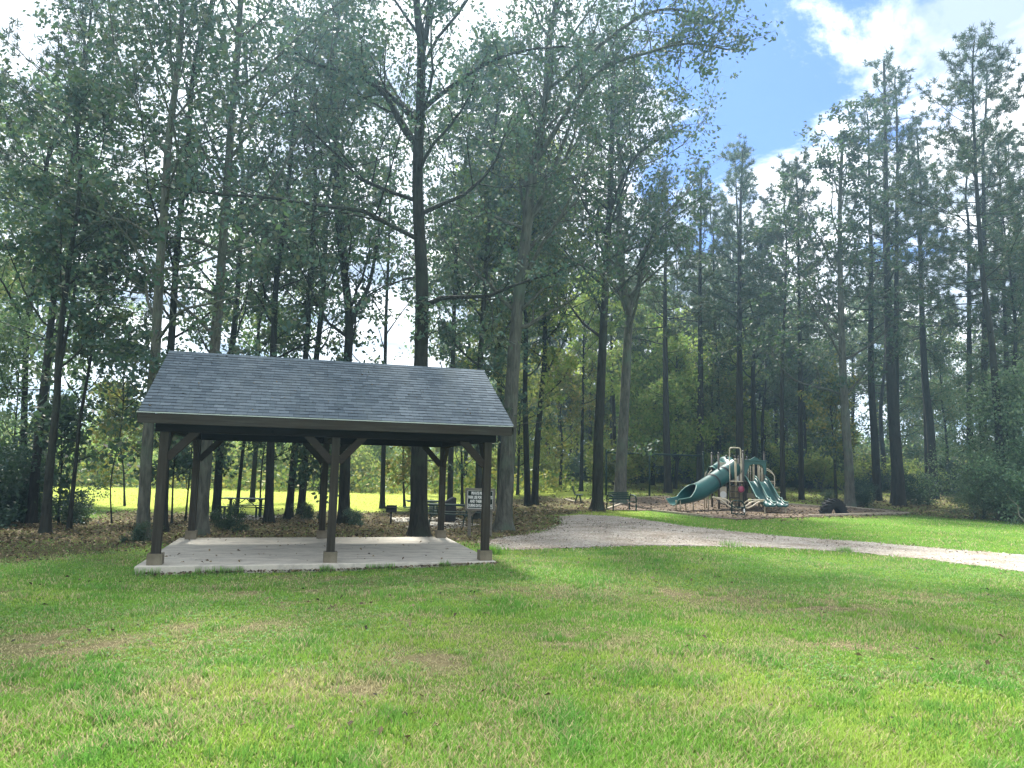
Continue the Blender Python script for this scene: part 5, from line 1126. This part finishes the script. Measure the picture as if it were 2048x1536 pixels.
# --- shrubs
def shrub_geo(seed, R_, H, nleaf, size, mat, nst=7, name='shrub', twigs=True):
    g = Grow(seed); rs = g.r; t = thing(name, (0, 0, 0), 0, None, 'bush')
    for k in range(nst):
        a = rs.rand() * 6.3; el = .5 + .9 * rs.rand(); L_ = (H * math.sin(el) + R_ * math.cos(el)) * (.7 + .4 * rs.rand())
        g.limb(g.path(np.array([rs.randn() * .1, rs.randn() * .1, 0]), [math.cos(a) * math.cos(el), math.sin(a) * math.cos(el), math.sin(el)], L_, 5, -.02, .2), .02, 6, .45, .5, start=.1)
    g.mesh('stems', M['bark_grey'], t); V, F = leaves_on(g.tips, nleaf, size, rs, .09 * R_ + .05, .1); V[:, 2] = np.abs(V[:, 2]) + .01; mesh_np('foliage', V, F, M[mat], t); return t
S_dark = shrub_geo(1, 1.5, 1.9, 4200, .13, 'leaf_dark'); S_mid = shrub_geo(2, 1.2, 1.3, 3200, .12, 'leaf_oak'); S_big = shrub_geo(5, 2.0, 2.7, 9500, .10, 'leaf_bush', 12); S_lite = shrub_geo(3, 1.6, 2.2, 3800, .16, 'leaf_light'); S_yel = shrub_geo(4, 1.3, 1.6, 3000, .15, 'leaf_yellow')
def single(px, py, Y, pr, s, label):
    q = at(px, py, Y); put(pr, q[0], Y, s, label, ''); o = [x for x in COL.objects if x.get('label') == label and x.parent is None][-1]
    if 'group' in o: del o['group']
single(285, 1080, 17.0, S_mid, .26, 'small ivy bush at the foot of the pale leaning trunk')
single(455, 1045, 21.5, S_dark, .34, 'dark seedling bush right of the left rear post')
single(708, 1022, 26.2, S_mid, .34, 'low green shrub right of the shelter centre posts')
single(1655, 1012, 42.6, S_mid, .45, 'tiny shrub left of the pale tree behind the tractor tyre')
single(1722, 1010, 41.5, S_dark, .72, 'dark bush at the foot of the pale tree behind the tractor tyre')
single(1822, 1000, 44.0, S_dark, .85, 'dark green bush just right of the thickest pine')
single(612, 1012, 29.5, S_mid, .38, 'low leafy shrub at the foot of the leaning trunk pair')
single(860, 1012, 33.0, S_mid, .40, 'small shrub glimpsed left of the black bin')
single(160, 1040, 23.5, S_dark, .5, 'small dark bush at the foot of the leaning sapling on the left')
GB = 'undergrowth bushes of the wood behind the playground'
for i in range(62):
    y = 56 + 12 * rr.random(); x = 2.5 + (y * .76) * (i + rr.random()) / 62
    if rr.random() < .35: put(S_lite, x, y, .8 + .9 * rr.random(), 'pale bush with light painted into its leaf colour in the undergrowth of the wood', GB)  # pale leaves paint light into undergrowth that the crowns keep dark
    else: put(S_dark if rr.random() < .6 else S_mid, x, y, .7 + .7 * rr.random(), 'dark bush in the undergrowth along the edge of the wood', GB)
for i in range(30):
    y = 53 + 14 * rr.random(); x = -(y * .78) * (i + rr.random()) / 30 + 3
    put(S_lite if rr.random() < .65 else S_yel, x, y, .8 + .9 * rr.random(), 'pale green bush along the far side of the sunlit field', 'bushes along the far side of the sunlit field')
for i in range(16):
    y = 19.5 + 10 * rr.random(); x = -y * .63 - 3.2 * rr.random() - 1.0
    put(S_dark, x, y, .6 + .5 * rr.random(), 'dark bush low in the thicket at the far left', 'bushes of the thicket at the far left')
for i in range(9):
    y = 40 + 12 * rr.random(); x = y * .62 + 2.0 + (y * .15) * rr.random()
    put(S_mid, x, y, 1.2 + .8 * rr.random(), 'bush behind the big right hand thicket', 'bushes behind the right hand thicket')
# the big right hand bush: several leafy masses, each a bush of its own, with dead canes
RB = [((1950, 1030), 35, .95, 'leftmost mound of the big right hand bush'), ((2000, 1033), 34, 1.2, 'middle mound of the big right hand bush'), ((2050, 1038), 33, 1.6, 'tallest leafy mound of the big right hand bush'), ((2110, 1042), 32, 2.0, 'rightmost mound of the bush, cut by the picture edge'), ((2020, 1020), 37, 1.9, 'rear mound of the big right hand bush')]
for (px, py), Y, s, lab in RB: single(px, py, Y, S_big, s * .62, lab)
def canes():
    Y = 32; q = at(2032, 1040, Y); t = thing('dead_branches', (q[0], Y - 1.2, gz(q[0], Y - 1.2)), 0, 'bare pale dead branches sticking out of the right hand bush', 'dead branches'); g = Grow(77)
    for k in range(9): a = g.r.rand() * 6.3; g.tube(g.path(np.array([g.r.randn() * .5, g.r.randn() * .2, 0]), [math.cos(a) * .5, -.3 + .3 * math.sin(a), 1], 1.2 + 1.6 * g.r.rand(), 7, -.05, .35), np.linspace(.028, .008, 8), 5)
    g.mesh('canes', M['twig'], t)
canes()
# --- far woods that read as one mass
def mass(name, x0, x1, y0, y1, hfun, n, size, mat, label):
    rs = np.random.RandomState(len(name)); X = x0 + (x1 - x0) * rs.rand(n // 14); Y = y0 + (y1 - y0) * rs.rand(n // 14); H = hfun(X, Y) * rs.rand(len(X)) ** .8
    tips = [(np.array([x, y, gz(x, y) + h]), np.array([0, 0, 1.])) for x, y, h in zip(X, Y, H)]
    V, F = leaves_on(tips, n, size, rs, .65, .1, .38); o = mesh_np(name, V, F, M[mat]); tag(o, label, 'woods', kind='stuff')
mass('far_woods', 2, 95, 84, 104, lambda X, Y: (8 + 6 * vnoise(X * .12, Y * .1)) * (1 - .55 * sstep(30, 45, X)), 80000, .40, 'leaf_wood_sunlit', 'dark far wood filling the gaps behind the playground trees')
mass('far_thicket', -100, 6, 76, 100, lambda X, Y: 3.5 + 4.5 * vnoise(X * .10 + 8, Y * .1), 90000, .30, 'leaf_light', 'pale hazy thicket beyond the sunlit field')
mass('tall_field_weeds', -42, 4, 49, 57, lambda X, Y: .45 + .9 * vnoise(X * .3 + 8, Y * .3), 16000, .28, 'leaf_yellow', 'tall pale weeds along the edge of the sunlit field')
# ------------------------------------------------------------------ air
HAZE = .0014
if HAZE > 0:
    o = MB().box((0, 60, 18), (420, 260, 41)).build('haze', None) if False else None
    me = bpy.data.meshes.new('haze'); x, y0, y1, z0, z1 = 330, -45, 430, -2.0, 34
    V = [(a, b, c) for c in (z0, z1) for b in (y0, y1) for a in (-x, x)]; me.from_pydata(V, [], [(0, 2, 3, 1), (4, 5, 7, 6), (0, 1, 5, 4), (2, 6, 7, 3), (0, 4, 6, 2), (1, 3, 7, 5)])
    o = bpy.data.objects.new('haze', me); COL.objects.link(o); m = bpy.data.materials.new('haze'); m.use_nodes = True; nt = m.node_tree; nt.nodes.clear()
    ou = N(nt, 'ShaderNodeOutputMaterial'); v = N(nt, 'ShaderNodeVolumePrincipled'); v.inputs['Color'].default_value = (.48, .76, 1.0, 1); v.inputs['Density'].default_value = HAZE; v.inputs['Anisotropy'].default_value = .62
    nt.links.new(v.outputs[0], ou.inputs['Volume']); me.materials.append(m); tag(o, 'thin bluish haze in the air under the trees', 'haze', kind='stuff')
